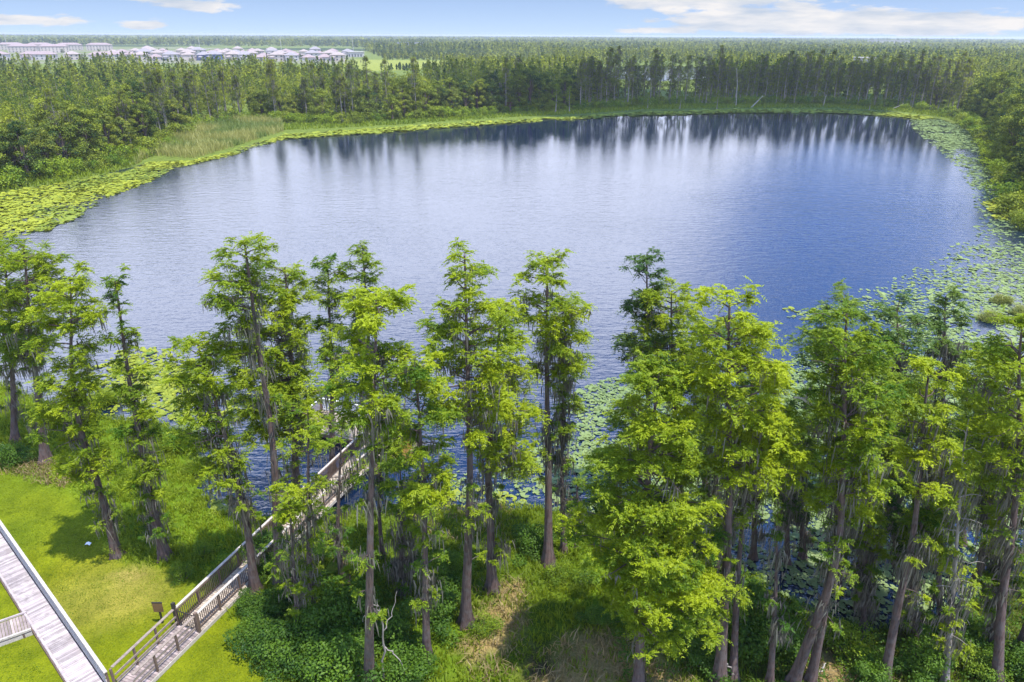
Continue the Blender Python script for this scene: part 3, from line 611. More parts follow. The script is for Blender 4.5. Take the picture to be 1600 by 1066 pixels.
T('cypress_tree', 'mossy forked cypress close behind the tall airy one, with a root flared base', (769, 922), (785, 475), [(478,770,805),(510,750,825),(550,760,830),(600,745,838),(660,742,850),(710,752,840)], [(767,803),(762,717)], .30, 2.0, .60, seed=16)
T('cypress_tree', 'isolated tall cypress with open water on both sides of its top', (857, 880), (855, 402), [(402,840,872),(425,808,890),(460,810,905),(490,806,922),(530,822,924),(560,832,915),(590,835,880)], [(858,769),(855,600)], .30, 1.6, .66, seed=17)
T('cypress_tree', 'thin dark companion trunk close to the isolated tall cypress, hung with moss', (882, 862), (884, 470), [(480,872,905),(520,870,918),(550,862,922),(600,865,905),(660,860,912)], [(878,760)], .18, 2.0, .48, .8, seed=18)
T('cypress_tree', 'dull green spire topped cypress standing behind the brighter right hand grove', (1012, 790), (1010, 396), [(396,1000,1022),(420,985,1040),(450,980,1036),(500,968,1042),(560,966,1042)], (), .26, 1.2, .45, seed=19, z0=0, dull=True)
T('cypress_tree', 'bright cypress with a rounded top just right of the dull spire', (1065, 800), (1048, 455), [(455,1022,1072),(480,996,1096),(520,985,1102),(560,980,1102),(600,982,1092)], (), .27, 1.2, .70, z0=0, seed=20)
T('cypress_tree', 'large dense cone shaped cypress closest to the viewer, clothed almost to the ground', (998, 1078), (1030, 578), [(578,1012,1050),(610,975,1090),(660,955,1105),(720,942,1115),(780,912,1120),(850,900,1130),(900,925,1135),(950,955,1138)], [(1005,975),(1006,880)], .27, 1.8, .60, 1.15, seed=21, epi=.6)
T('cypress_tree', 'wide bright crowned cypress right of the cone shaped one, reddish trunk', (1125, 1064), (1138, 464), [(464,1115,1165),(490,1080,1200),(540,1062,1235),(600,1090,1240),(660,1100,1242),(710,1122,1260),(740,1112,1200)], [(1134,900),(1140,800)], .30, 1.8, .70, seed=22)
T('cypress_tree', 'shorter cypress under the wide bright crown, dark slanting trunk', (1146, 1060), (1185, 640), [(640,1162,1210),(680,1150,1250),(720,1160,1270),(770,1162,1242)], [(1166,854)], .21, 1.4, .60, seed=23)
T('dead_cypress', 'broken topped bare trunk standing in the shade of the right hand grove', (1203, 1066), (1214, 800), [(806,1206,1224),(850,1202,1226)], [(1212,860)], .19, 1.0, .4, .5, seed=24, bare=.8, epi=.3)
T('cypress_tree', 'cypress with a pale leaning trunk and a broad crown of mixed greens', (1237, 1068), (1320, 490), [(490,1300,1345),(520,1250,1380),(560,1250,1398),(600,1252,1400),(660,1270,1380),(720,1282,1370)], [(1266,960),(1297,851)], .28, 1.6, .56, seed=25)
T('cypress_tree', 'vivid green cypress with a pillar crown in front of the mixed green one', (1266, 1066), (1322, 570), [(570,1305,1345),(600,1280,1360),(640,1270,1366),(690,1270,1366),(740,1270,1360),(780,1266,1350)], [(1290,900),(1305,800)], .25, 1.0, .70, seed=26)
T('cypress_tree', 'yellow tipped pointed cypress in front of the lily pads on the right', (1381, 1066), (1450, 573), [(573,1436,1468),(600,1410,1490),(640,1402,1500),(690,1412,1490),(740,1402,1490)], [(1403,957),(1432,837)], .25, 1.4, .76, seed=27)
T('cypress_tree', 'grey trunked cypress rising from the shaded lily pads', (1345, 910), (1366, 560), [(560,1345,1390),(620,1336,1402),(680,1340,1410)], [(1350,780)], .22, 1.6, .42, z0=0, seed=28)
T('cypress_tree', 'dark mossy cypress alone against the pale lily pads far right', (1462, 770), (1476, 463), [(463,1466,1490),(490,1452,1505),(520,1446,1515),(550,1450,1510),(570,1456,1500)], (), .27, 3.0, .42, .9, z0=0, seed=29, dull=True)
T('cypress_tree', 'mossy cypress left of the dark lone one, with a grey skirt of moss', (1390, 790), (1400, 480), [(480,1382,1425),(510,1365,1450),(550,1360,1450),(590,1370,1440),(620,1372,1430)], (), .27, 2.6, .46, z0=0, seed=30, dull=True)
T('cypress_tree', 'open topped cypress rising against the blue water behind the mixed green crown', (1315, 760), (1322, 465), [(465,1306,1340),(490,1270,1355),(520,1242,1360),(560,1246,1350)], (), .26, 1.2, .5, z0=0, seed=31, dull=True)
T('cypress_tree', 'sparse pale twigged cypress with few leaves and a thin grey stem', (1478, 1066), (1512, 655), [(660,1498,1530),(700,1480,1540),(760,1470,1530),(830,1465,1530),(900,1460,1530)], [(1494,872),(1503,717)], .15, 1.2, .66, .55, seed=32, bare=.45, barkm=M_GREY)
T('cypress_tree', 'cypress leaning right out of the photo with a broad bright crown', (1558, 1068), (1592, 500), [(500,1572,1620),(530,1540,1640),(570,1522,1650),(630,1522,1650),(700,1532,1640),(760,1542,1640)], [(1575,940),(1598,837),(1605,700)], .26, 1.8, .64, seed=33)
T('cypress_tree', 'cypress cut by the right edge near the bottom corner', (1592, 1015), (1640, 650), [(650,1605,1680),(700,1590,1690),(760,1585,1680)], [(1610,880)], .24, 1.2, .55, seed=34)
T('cypress_tree', 'dense green cypress between the dark lone one and the right edge', (1530, 905), (1545, 545), [(545,1530,1570),(580,1502,1600),(640,1500,1600),(700,1492,1580),(760,1500,1575)], (), .25, 2.0, .52, z0=0, seed=35)
T('cypress_tree', 'half hidden cypress with a low crown over the shaded lily pads', (1310, 925), (1320, 690), [(690,1302,1350),(740,1290,1370),(790,1292,1360)], (), .20, 1.6, .5, z0=0, seed=36)
T('cypress_tree', 'low crowned mossy cypress right of the shaded lily pads', (1470, 985), (1475, 700), [(700,1456,1500),(760,1442,1520),(820,1442,1510)], (), .20, 1.8, .5, seed=37)
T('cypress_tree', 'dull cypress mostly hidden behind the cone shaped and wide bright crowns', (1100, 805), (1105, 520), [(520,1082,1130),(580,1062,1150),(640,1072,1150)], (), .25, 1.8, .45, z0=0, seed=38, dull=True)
T('cypress_tree', 'thin twin stem close behind the reddish trunk of the broad yellow green cypress', (598, 870), (600, 640), [(650,582,640),(700,572,645)], [(594,800)], .15, 1.0, .5, seed=39)
T('cypress_tree', 'short mossy cypress with a grey tangle in the thicket left of the olive one', (627, 926), (625, 720), [(720,602,650),(790,600,660),(850,610,652)], (), .19, 2.4, .45, .8, seed=40)
T('dead_cypress', 'moss smothered dead stub at the water edge beside the isolated tall cypress', (898, 852), (903, 748), [(752,892,912),(790,888,914)], (), .18, 2.2, .4, .5, seed=41, bare=.85, epi=.2)
T('cypress_tree', 'cypress with dark trunk in shade below the yellow tipped one', (1432, 1015), (1455, 780), [(785,1440,1480),(830,1425,1490),(880,1425,1480)], (), .18, 1.5, .45, seed=42)
T('cypress_tree', 'slim cypress in the lower right thicket with a low leafy top', (1545, 1010), (1560, 790), [(790,1545,1585),(840,1535,1595),(890,1535,1590)], (), .18, 1.2, .48, seed=43)
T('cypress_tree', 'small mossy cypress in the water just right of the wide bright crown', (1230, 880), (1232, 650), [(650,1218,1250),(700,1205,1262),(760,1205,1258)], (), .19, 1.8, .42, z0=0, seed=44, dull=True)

for k_, (b_, t_, w_, l_) in enumerate((((1255, 872), (1262, 610), 34, 'slim cypress in the pads left of the pillar cypress, mostly screened by it'), ((1402, 885), (1410, 630), 36, 'cypress in the pads left of the yellow tipped one, dark and mossy'),
        ((1505, 850), (1512, 600), 40, 'mossy cypress in the pads behind the pale twigged one'), ((1572, 905), (1580, 620), 44, 'dark cypress in the pads at the right edge behind the leaning one'), ((1425, 945), (1428, 720), 34, 'low mossy cypress at the edge of the shaded pads'),
        ((1178, 872), (1172, 570), 42, 'cypress in the pads behind the wide bright crown, upright and mossy'), ((1120, 905), (1116, 640), 36, 'cypress screened by the gap between cone shaped and wide bright crowns'), ((1350, 985), (1362, 760), 30, 'thin cypress at the shaded water edge right of the pale leaning trunk'))):
    x0, y0 = t_; yb = y0 + (b_[1] - y0) * .55
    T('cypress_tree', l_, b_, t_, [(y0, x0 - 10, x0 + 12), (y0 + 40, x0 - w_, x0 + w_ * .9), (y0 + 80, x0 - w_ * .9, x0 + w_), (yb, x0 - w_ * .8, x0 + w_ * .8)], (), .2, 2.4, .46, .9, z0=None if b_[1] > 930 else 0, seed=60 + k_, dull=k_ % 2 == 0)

# ------------------------------------------------------------------ near shrubs, palmettos, ground plants
def shrub_proto(seed, n=20, leaf=.17, m=M_SHRUB, R=1.0, h=1.1, tint=.45, per=95):
    r = np.random.default_rng(seed); root = bpy.data.objects.new('shrub', None)
    C = np.column_stack([r.normal(0, .42 * R, n), r.normal(0, .42 * R, n), r.uniform(.12, 1, n) * h]); C[:, :2] *= (1.15 - .45 * C[:, 2:] / h)
    mb = MB(); leafball(mb, C, r.uniform(.28, .52, n) * R, np.clip(r.normal(tint, .16, n), 0, 1), per, leaf, r); cr = mb.build('foliage', m, root)
    mb = MB()
    for q in C[:9]: mb.tube(np.array([[q[0] * .15, q[1] * .15, -.1], [q[0] * .6, q[1] * .6, q[2] * .6], q]), [.03, .02, .008], 5)
    mb.build('stem', M_BARK, root, True); return root
SP = [shrub_proto(50 + k, 24, .085, per=210) for k in range(4)] + [shrub_proto(60 + k, 18, .07, M_BUSH, 1.0, .9, .5, 170) for k in range(2)]
_used = set()
def place(proto, name, label, cat, loc, sc, rz=0., group=None):
    if proto.name not in COL.objects and proto not in _used:
        _used.add(proto); COL.objects.link(proto); o = proto
    else: o = copy_tree(proto)
    o.name = name; o.location = loc; o.scale = (sc, sc, sc) if np.isscalar(sc) else tuple(sc); o.rotation_euler = (0, 0, rz); return tag(o, label, cat, group)
def at_ground(px, py):
    q = g(px, py, .4); q = g(px, py, max(0, hz(q[0], q[1]))); return q
SH = [
 ((392, 958), .9, 0, 'dark green shrub close to the boardwalk rail just past the gate'), ((412, 1005), 1.3, 1, 'leafy dark shrub below the boardwalk where the lawn ends'),
 ((428, 965), 1.3, 2, 'rounded shrub at the foot of the cypress bending left beside the boardwalk'), ((430, 1030), 1.7, 3, 'wide shrub on the lawn corner with brighter leaves'),
 ((470, 1045), 1.6, 0, 'shrub right of the lawn corner under the thin leaning cypress pole'), ((505, 1010), 1.9, 1, 'tall broadleaf shrub in front of the narrow drooping cypress'),
 ((545, 975), 2.1, 2, 'glossy bright shrub left of the reddish trunk'), ((520, 1062), 2.0, 3, 'broadleaf shrub at the frame bottom left of the reddish trunk'),
 ((548, 1035), 1.5, 1, 'lit yellowish shrub touching the reddish trunk'), ((610, 1000), 1.5, 0, 'dark shrub right of the reddish trunk'), ((640, 1062), 1.5, 2, 'dark shrub at the foot of the olive cypress'),
 ((690, 965), 1.5, 3, 'shrub between the olive cypress and the tall airy cypress'), ((760, 985), 1.0, 4, 'low weedy shrub right of the tall airy cypress'), ((705, 905), 1.3, 1, 'shaded shrub behind the tall airy cypress'),
 ((185, 862), .9, 5, 'small leafy shrub at the foot of the leaning lawn edge cypress'), ((172, 820), .8, 2, 'shrub half hidden behind the leaning lawn edge cypress'),
 ((285, 905), 1.0, 4, 'grey green shrub against the far side of the boardwalk rail'), ((318, 868), .9, 5, 'olive shrub crowding the boardwalk rail before the first cypress'),
 ((410, 900), 1.0, 0, 'dark shrub under the boardwalk cypress trunks'), ((425, 875), 1.5, 1, 'very dark shrub between the two first boardwalk cypress trunks'),
 ((835, 860), 1.4, 2, 'dark rounded shrub left of the isolated tall cypress'), ((912, 915), 1.2, 5, 'bright shrub left of the large cone shaped cypress'), ((935, 975), .9, 3, 'green shrub at the left skirt of the cone shaped cypress'),
 ((870, 905), 1.1, 4, 'small pale shrub at the root of the isolated tall cypress'), ((1170, 990), 2.1, 1, 'big green shrub right of the wide bright cypress trunk'), ((1165, 930), 1.6, 4, 'shrub under the shorter slanting cypress'),
 ((1215, 1010), 1.6, 0, 'shrub at the broken topped trunk'), ((1330, 1030), 1.6, 4, 'weedy shrub between the pale leaning trunk and the lily pads'), ((1360, 1062), 1.4, 2, 'dark shrub at the frame bottom below the yellow tipped cypress'),
 ((1440, 1050), 1.7, 3, 'shrub at the foot of the pale twigged cypress'), ((1500, 1000), 1.6, 0, 'shrub in the lower right thicket under the low leafy cypress'), ((1590, 1055), 1.5, 1, 'shrub cut by the lower right corner'),
 ((1535, 1060), 1.3, 5, 'shrub left of the cypress leaning out of the photo'), ((75, 715), 1.1, 4, 'dark shrub round the foot of the big flat topped cypress'), ((110, 740), 1.0, 5, 'shrub on the edge of the mown lawn among dry grass'),
 ((20, 725), 1.3, 1, 'shrub at the left frame edge beyond the lawn'), ((1095, 1040), 1.3, 3, 'shrub between the cone shaped and the wide bright cypress trunks'), ((1270, 990), 1.4, 5, 'olive shrub behind the two pale leaning trunks'),
]
for (p_, s_, k_, l_) in SH:
    place(SP[k_], 'shrub', l_, 'shrub', tuple(at_ground(*p_) - [0, 0, .05]), s_ * rng.uniform(.95, 1.1), rng.random() * 6, 'shrubs under the near cypresses')
# round grass clumps standing in the shallow water
def tuft_clump(label, p_, R, h, n, m, name='grass_clump', cat='water plant', tint=.6):
    r = np.random.default_rng(int(p_[0])); c0 = g(*p_, 0.0)
    a = r.random(n) * 6.283; rad = R * np.sqrt(r.random(n)) * (.8 + .25 * np.sin(2 * a + 1) + .15 * np.sin(5 * a)); B = np.column_stack([rad * np.cos(a), rad * np.sin(a), np.zeros(n)]); hh = h * (1.1 - .7 * (rad / R) ** 2) * r.uniform(.7, 1.2, n)
    mb = MB(); blades(mb, B, hh, np.clip(r.normal(tint, .28, n), 0, 1), r, .045, .6, np.stack([np.cos(a), np.sin(a)], -1) * (rad / R)[:, None] * .6)
    o = mb.build(name, m); o.location = c0; return tag(o, label, cat, 'grass clumps standing in the water')
def blades(mb, B, hh, tint, r, w=.03, bend=.35, lean=None):
    n = len(B); a = r.random(n) * 6.283; S = np.column_stack([np.cos(a), np.sin(a), 0 * a]) * (w * r.uniform(.6, 1.4, n))[:, None]
    d = r.normal(0, bend, (n, 2)) + (0 if lean is None else lean); off = np.column_stack([d * hh[:, None], np.zeros(n)])
    up = np.zeros((n, 3)); up[:, 2] = hh
    p1 = B + up * .55 + off * .3; p2 = B + up * (1 - .25 * np.minimum(1, (d ** 2).sum(1)))[:, None] + off
    v = np.stack([B - S, B + S, p1 + S * .8, p1 - S * .8, p2], 1).reshape(-1, 3); b_ = np.arange(n)[:, None] * 5
    mb.add(v, b_ + [[0, 1, 2, 3]], tint); mb.add(v, b_ + [[3, 2, 4]], tint)
for l_, p_, R, h in (('round yellow green grass clump at the water edge left of the boardwalk', (277, 700), 1.9, 1.5), ('small bright grass clump near the left cypresses', (162, 632), 1.1, 1.2),
                     ('grass clump in the shallows below the round one', (310, 735), 1.0, .8), ('rusty grass clump among lily pads near the right edge', (1548, 500), 1.5, 1.2),
                     ('olive rusty grass clump farther out near the right edge', (1565, 472), 1.4, 1.0), ('rusty grass clump half cut by the right edge', (1600, 492), 1.7, 1.3)):
    tuft_clump(l_, p_, R, h, 520 if 'rusty' in l_ else 1100, M_REED if 'rusty' in l_ else M_GRASS, tint=.5)
# palmettos
def palm(label, p_, s_, seed):
    r = np.random.default_rng(seed); c0 = at_ground(*p_); root = empty('palmetto', tuple(c0), label, 'palmetto', 'palmettos under the boardwalk cypresses')
    for k in range(17):
        a = k * 2.4; e = r.uniform(-.1, 1.25); d = np.array([math.cos(a) * math.cos(e), math.sin(a) * math.cos(e), math.sin(e)]); L = s_ * r.uniform(.7, 1.0); hub = d * L + [0, 0, .5 * s_]
        mb = MB(); mb.tube(np.array([[0, 0, .3 * s_], hub * .5 + [0, 0, .25], hub]), [.025, .018, .012], 4)
        side = unit(np.cross(d, [0, 0, 1.])); upv = np.cross(side, d); th = np.linspace(-1.9, 1.9, 17); n = len(th)
        A = d[None] * np.cos(th)[:, None] + side[None] * np.sin(th)[:, None] - np.array([0, 0, .25])[None] * np.abs(th)[:, None] * .5; A = unit(A)
        ll = np.full(n, .62 * s_) * (1 - .12 * np.abs(th)); Wv = unit(np.cross(A, upv[None]))
        dead = e < .05
        v, f = quads(hub + A * ll[:, None] * .5, A, Wv, ll, np.full(n, .075 * s_)); mb.add(v, f, np.clip(r.normal(.55, .1, n), 0, 1)); o_ = mb.build('frond', M_STRAW if dead else M_GRASS if k % 3 == 0 else M_SHRUB, root)
    mb = MB(); mb.tube(np.array([[0, 0, -.2], [0, 0, .3 * s_], [.03, 0, .62 * s_]]), [.17 * s_, .15 * s_, .1 * s_], 9); mb.build('trunk', M_BARK, root, True)
palm('palmetto with stiff fan leaves behind the narrow drooping cypress', (503, 905), 1.5, 5); palm('palmetto with dry hanging fans right of the young boardwalk cypress', (545, 915), 1.35, 6); palm('low palmetto beside the thin leaning cypress pole', (462, 935), 1.2, 7)

def ground_blades(name, P, h, tint, m, w=.03, bend=.35, per=6, spread=.16, r=rng):
    n = len(P); s_ = shore_d(P); z = height(P, s_); P, h, tint, z = P[s_ > -.4], h[s_ > -.4], tint[s_ > -.4], z[s_ > -.4]; n = len(P)
    B = np.repeat(np.column_stack([P, np.maximum(z, -.15) - .03]), per, 0); B[:, :2] += r.normal(0, spread, (len(B), 2))
    mb = MB(); blades(mb, B, np.repeat(h, per) * r.uniform(.6, 1.25, len(B)), np.clip(np.repeat(tint, per) + r.normal(0, .1, len(B)), 0, 1), r, w, bend)
    return tag(mb.build(name, m), kind='stuff')
def wcorr(P):
    d = np.full(len(P), 9e9)
    for a, b_ in ((L0[:2] - dirw[:2] * 2, lerp(L1, R1, .5)[:2]), ):
        e = b_ - a; w_ = P - (a + nrmw[:2] * .75); t = np.clip(w_ @ e / (e @ e), 0, 1); q = w_ - t[:, None] * e; d = np.minimum(d, np.hypot(q[:, 0], q[:, 1]))
    a = wl(SA)[:2]; e = dw[:2]; w_ = P - (wl(0)[:2] + wr(0)[:2]) / 2; t = w_ @ e; q = w_ - t[:, None] * e; d = np.minimum(d, np.hypot(q[:, 0], q[:, 1]) - .15)
    return d
def offpath(P): return P[wcorr(P) > 1.15]
P = offpath(scatter(LAWN[(LAWN[:, 1] > -99)], 26)); P = P[(np.abs(P[:, 0]) < 45) & (P[:, 1] > 22) & (P[:, 1] < 60)]
ground_blades('mown_grass', P, np.full(len(P), .09), np.clip(.35 + .75 * vnoise(P, 3.2, 31) + rng.normal(0, .08, len(P)) - .1, 0, 1), M_GRASS, .022, .5, 5, .12)
NEARL = np.array([[-75, 24], [40, 24], [48, 60], [-90, 75]])
P = offpath(scatter(NEARL, 9.0)); sd_l = sdf(P, LAWN); P = P[sd_l > 0.1]; sP = shore_d(P); P = P[sP > -.5]; sP = shore_d(P)
dr = np.zeros(len(P))
for x, y, r_ in ((787, 965, 1.6), (765, 1010, 1.2), (800, 925, 1.0), (930, 1040, 2.6), (870, 1065, 2.2), (1010, 1050, 2.0), (745, 1030, 1.1), (1300, 1045, 1.3)):
    q = g(x, y, .4)[:2]; dr = np.maximum(dr, 1 - smooth(r_ * .6, r_ * 1.3, np.hypot(*(P - q).T)))
keep = rng.random(len(P)) > dr * .75; P, sP, dr = P[keep], sP[keep], dr[keep]
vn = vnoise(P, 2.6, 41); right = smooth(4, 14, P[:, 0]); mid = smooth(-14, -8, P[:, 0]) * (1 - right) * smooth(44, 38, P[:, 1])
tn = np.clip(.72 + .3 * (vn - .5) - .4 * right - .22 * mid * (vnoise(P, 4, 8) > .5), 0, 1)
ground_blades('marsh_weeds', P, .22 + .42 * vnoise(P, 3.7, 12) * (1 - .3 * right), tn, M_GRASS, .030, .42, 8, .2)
DRY = [gpoly([(725, 930), (810, 900), (830, 960), (800, 1066), (730, 1066)], .4), gpoly([(840, 1010), (960, 990), (1060, 1010), (1080, 1080), (820, 1080)], .4), gpoly([(1250, 1000), (1400, 1010), (1420, 1080), (1240, 1080)], .4),
       gpoly([(0, 690), (60, 715), (130, 735), (110, 765), (50, 755), (0, 735)], .4), gpoly([(700, 760), (800, 790), (780, 850), (640, 840), (640, 800)], .4)]
P = np.concatenate([scatter(d_, n_) for d_, n_ in zip(DRY, (4.5, 4.5, 3, 8, 2))]); P = offpath(P)
ground_blades('dry_grass', P, rng.uniform(.25, .75, len(P)), rng.uniform(.2, .9, len(P)), M_STRAW, .028, .7, 6, .2)
# taller leafy weeds by the right grove
P = scatter(np.array([[6, 25], [30, 25], [34, 33], [6, 36]]), 1.6); P = P[shore_d(P) > .2]; z = height(P)
mb = MB(); leafball(mb, np.column_stack([P, z + rng.uniform(.2, .6, len(P))]), rng.uniform(.3, .55, len(P)), rng.uniform(.15, .6, len(P)), 34, .15); tag(mb.build('undergrowth', M_SHRUB), kind='stuff')
P = scatter(gpoly([(380, 900), (560, 840), (640, 900), (610, 1066), (440, 1066), (360, 990)], .4), 1.1); P = offpath(P); z = height(P)
mb = MB(); leafball(mb, np.column_stack([P, z + rng.uniform(.15, .5, len(P))]), rng.uniform(.25, .5, len(P)), rng.uniform(.2, .7, len(P)), 34, .14); tag(mb.build('undergrowth', M_SHRUB), kind='stuff')
P = scatter(gpoly([(0, 620), (120, 650), (260, 690), (300, 760), (370, 850), (330, 900), (280, 870), (190, 870), (100, 745), (0, 700)], .4), 1.0); P = offpath(P); P = P[shore_d(P) > .3]; z = height(P)
mb = MB(); leafball(mb, np.column_stack([P, z + rng.uniform(.1, .35, len(P))]), rng.uniform(.25, .5, len(P)), rng.uniform(.4, .9, len(P)), 30, .11); tag(mb.build('undergrowth', M_BUSH), kind='stuff')

# a bleached twisted dead branch tangle beside the reddish trunk, and driftwood
def dead_snag(label, p_, paths, m=M_DEAD, name='dead_branch', cat='dead wood', mossy=0):
    c0 = at_ground(*p_); D = c0[1]; root = empty(name, tuple(c0), label, cat); mb = MB()
    for pp, ra in paths:
        Q = np.array([at(x, y, D) - c0 for x, y in pp]); Q[:, 1] += np.linspace(0, .5, len(Q)) * (1 if len(pp) % 2 else -1)
        mb = MB(); t_ = np.linspace(0, len(Q) - 1, len(Q) * 4); Q = np.column_stack([np.interp(t_, np.arange(len(Q)), Q[:, k]) for k in range(3)]); Q[1:-1] += np.random.default_rng(3).normal(0, .03, (len(Q) - 2, 3))
        mb.tube(Q, np.linspace(ra, ra * .35, len(Q)), 7); mb.build('limb', m, root, True)
    return root
dead_snag('twisted bleached dead stem with crooked white limbs right of the reddish trunk', (598, 1064), [(((598,1070),(600,1000),(597,950),(592,925)), .065), (((598,1008),(615,1016),(630,1030),(638,1045)), .035), (((597,960),(585,940),(577,945),(570,960)), .03), (((600,985),(612,960),(618,935)), .03)], M_GREY)
dead_snag('fallen white limb at the foot of the wide bright cypress', (1160, 1066), [(((1132,1034),(1145,1052),(1157,1060)), .05), (((1145,1052),(1140,1042)), .02)], M_GREY)
dead_snag('bare pale limb jutting left through the crown of the pillar cypress', (1290, 1066), [(((1293,650),(1270,632),(1245,617),(1234,612)), .09), (((1256,623),(1268,612),(1276,610)), .05)])
dead_snag('short pale log on the shaded ground right of the pale leaning trunks', (1285, 1054), [(((1278,1053),(1287,1051),(1296,1048)), .09)])

# ------------------------------------------------------------------ lily pads and reeds
def pads(name, P, R, tint, lift=.03, tilt=.10, r=rng, sides=7, keep_s=-.05, m=None):
    s_ = shore_d(P); k = s_ < keep_s; P, R, tint = P[k], R[k], tint[k]; n = len(P); R = R * r.lognormal(0, .28, n); tint = np.where(r.random(n) < .06, tint - .45, tint)
    th = (np.arange(sides) / sides)[None] * 5.9 + r.random((n, 1)) * 6.283
    nx_, ny_ = r.normal(0, tilt, n), r.normal(0, tilt, n); x = np.cos(th) * R[:, None] * r.uniform(.85, 1.15, (n, sides)); y = np.sin(th) * R[:, None]
    z = .012 + r.random(n)[:, None] ** 2 * lift + np.maximum(-.01, x * nx_[:, None] + y * ny_[:, None] + R[:, None] * .08)
    v = np.stack([P[:, :1] + x, P[:, 1:] + y, z], -1)
    c_ = np.column_stack([P, z.mean(1) - R * .10 - .0])[:, None]; c_[..., 2] = np.maximum(c_[..., 2], .008)
    V = np.concatenate([c_, v], 1).reshape(-1, 3); b_ = np.arange(n)[:, None] * (sides + 1)
    mb = MB()
    for q in range(sides - 1): mb.f.append((b_ + [[0, q + 1, q + 2]], np.clip(tint + r.normal(0, .04, n), 0, 1)))
    mb.v.append(V); mb.n = len(V)
    return tag(mb.build(name, m or M_PAD), kind='stuff')
def patchy(P, s, thr, soft, seed): return rng.random(len(P)) < smooth(thr - soft, thr + soft, vnoise(P, s, seed) * .65 + vnoise(P, s * .33, seed + 1) * .35)
A_ = gpoly([(-160, 312), (0, 298), (100, 284), (200, 268), (240, 250), (300, 250), (345, 239), (400, 223), (445, 210), (450, 217), (400, 230), (360, 245), (280, 262), (232, 285), (165, 312), (125, 340), (70, 362), (0, 374), (-160, 385)])
P = scatter(A_, 9.0); d_ = shore_d(P); fr = sdf(P, A_)
P = P[rng.random(len(P)) < np.clip(.18 + (-fr) / 6, .12, 1) * (.3 + .95 * smooth(.25, .55, vnoise(P, 5, 5)))]
pads('lily_pads', P, rng.uniform(.28, .52, len(P)), np.clip(.85 + rng.normal(0, .12, len(P)) - .3 * (vnoise(P, 9, 3) > .62), 0, 1), .28, .16)
B_ = gpoly([(445, 206), (530, 201), (620, 196), (700, 190), (800, 184), (900, 179), (1000, 172), (1150, 168), (1300, 168), (1400, 173), (1470, 184), (1440, 188), (1400, 183), (1300, 177), (1150, 177), (1000, 182), (900, 187), (800, 193), (700, 200), (620, 207), (530, 212), (445, 218)])
P = scatter(B_, 2.6); P = P[patchy(P, 10, .34, .12, 8)]
pads('lily_pads', P, rng.uniform(.5, .95, len(P)), np.clip(.68 + rng.normal(0, .12, len(P)), 0, 1), .35, .16)
C_ = gpoly([(1420, 180), (1500, 193), (1535, 228), (1552, 300), (1576, 345), (1640, 385), (1720, 440), (1750, 640), (1450, 640), (1330, 500), (1220, 500), (1300, 470), (1380, 440), (1470, 400), (1528, 350), (1520, 300), (1495, 262), (1462, 230), (1428, 205)])
P = scatter(C_, 7.0); fr = -sdf(P, C_); D_ = P[:, 1]
P = P[(rng.random(len(P)) < np.clip(.12 + fr / 12, .1, 1)) & patchy(P, 7, .36, .16, 14)]
pads('lily_pads', P, rng.uniform(.14, .30, len(P)) * (1 + .5 * smooth(100, 200, P[:, 1])), np.clip(.5 + rng.normal(0, .12, len(P)) + .3 * smooth(12, 0, shore_d(P) + 12), 0, 1), .06, .09, m=M_PADG)
YP = gpoly([(1535, 318), (1560, 308), (1600, 312), (1640, 345), (1560, 345)]); P = scatter(YP, 4.0); pads('lily_pads', P, rng.uniform(.28, .5, len(P)), np.clip(.95 + rng.normal(0, .06, len(P)), 0, 1), .25, .15)
D_ = gpoly([(905, 605), (975, 585), (1090, 640), (1240, 560), (1340, 520), (1500, 600), (1620, 640), (1650, 800), (1560, 900), (1490, 955), (1390, 985), (1290, 972), (1210, 925), (1130, 878), (1010, 830), (900, 800), (800, 792), (640, 800), (620, 780), (700, 740), (800, 710), (870, 660)])
P = scatter(D_, 17.0); fr = -sdf(P, D_); P = P[(rng.random(len(P)) < np.clip(.1 + fr / 6, .08, 1) + (P[:, 0] > 6) * .3) & patchy(P, 4.5, .34, .14, 24)]
pads('lily_pads', P, rng.uniform(.11, .24, len(P)), np.clip(.55 + rng.normal(0, .14, len(P)) + .15 * (P[:, 0] < 8), 0, 1), .10, .12, m=M_PADG)
E_ = gpoly([(130, 560), (235, 535), (300, 560), (345, 600), (470, 590), (540, 620), (480, 660), (390, 655), (300, 668), (262, 668), (200, 655), (120, 642)])
P = scatter(E_, 12.0); fr = -sdf(P, E_); P = P[(rng.random(len(P)) < np.clip(.1 + fr / 5, .08, 1)) & patchy(P, 4.5, .36, .14, 34)]
pads('lily_pads', P, rng.uniform(.15, .32, len(P)), np.clip(.68 + rng.normal(0, .14, len(P)), 0, 1), .10, .12)
for pl, dn in (([(312, 800), (322, 782), (350, 780), (375, 800), (360, 815)], 16), ([(1220, 478), (1250, 484), (1275, 500), (1240, 502)], 3), ([(650, 770), (760, 760), (840, 790), (640, 800)], 7)):
    P = scatter(gpoly(pl), dn); pads('lily_pads', P, rng.uniform(.14, .28, len(P)), np.clip(.7 + rng.normal(0, .1, len(P)), 0, 1), .06, .1)
RD = gpoly([(205, 262), (240, 246), (300, 250), (345, 238), (400, 220), (445, 207), (440, 192), (380, 188), (310, 192), (290, 205), (250, 225)])
P = scatter(RD, 5.0); s_ = shore_d(P); n = len(P); z = np.maximum(height(P, s_), -.3); mb = MB(); vn = vnoise(P, 9, 44)
blades(mb, np.column_stack([P, z]), rng.uniform(1.5, 3.0, n) * (.7 + .5 * vn), np.clip(.15 + 1.0 * smooth(.35, .75, vn) + rng.normal(0, .15, n), 0, 1), rng, .075, .22); tag(mb.build('reeds', M_REED), kind='stuff')
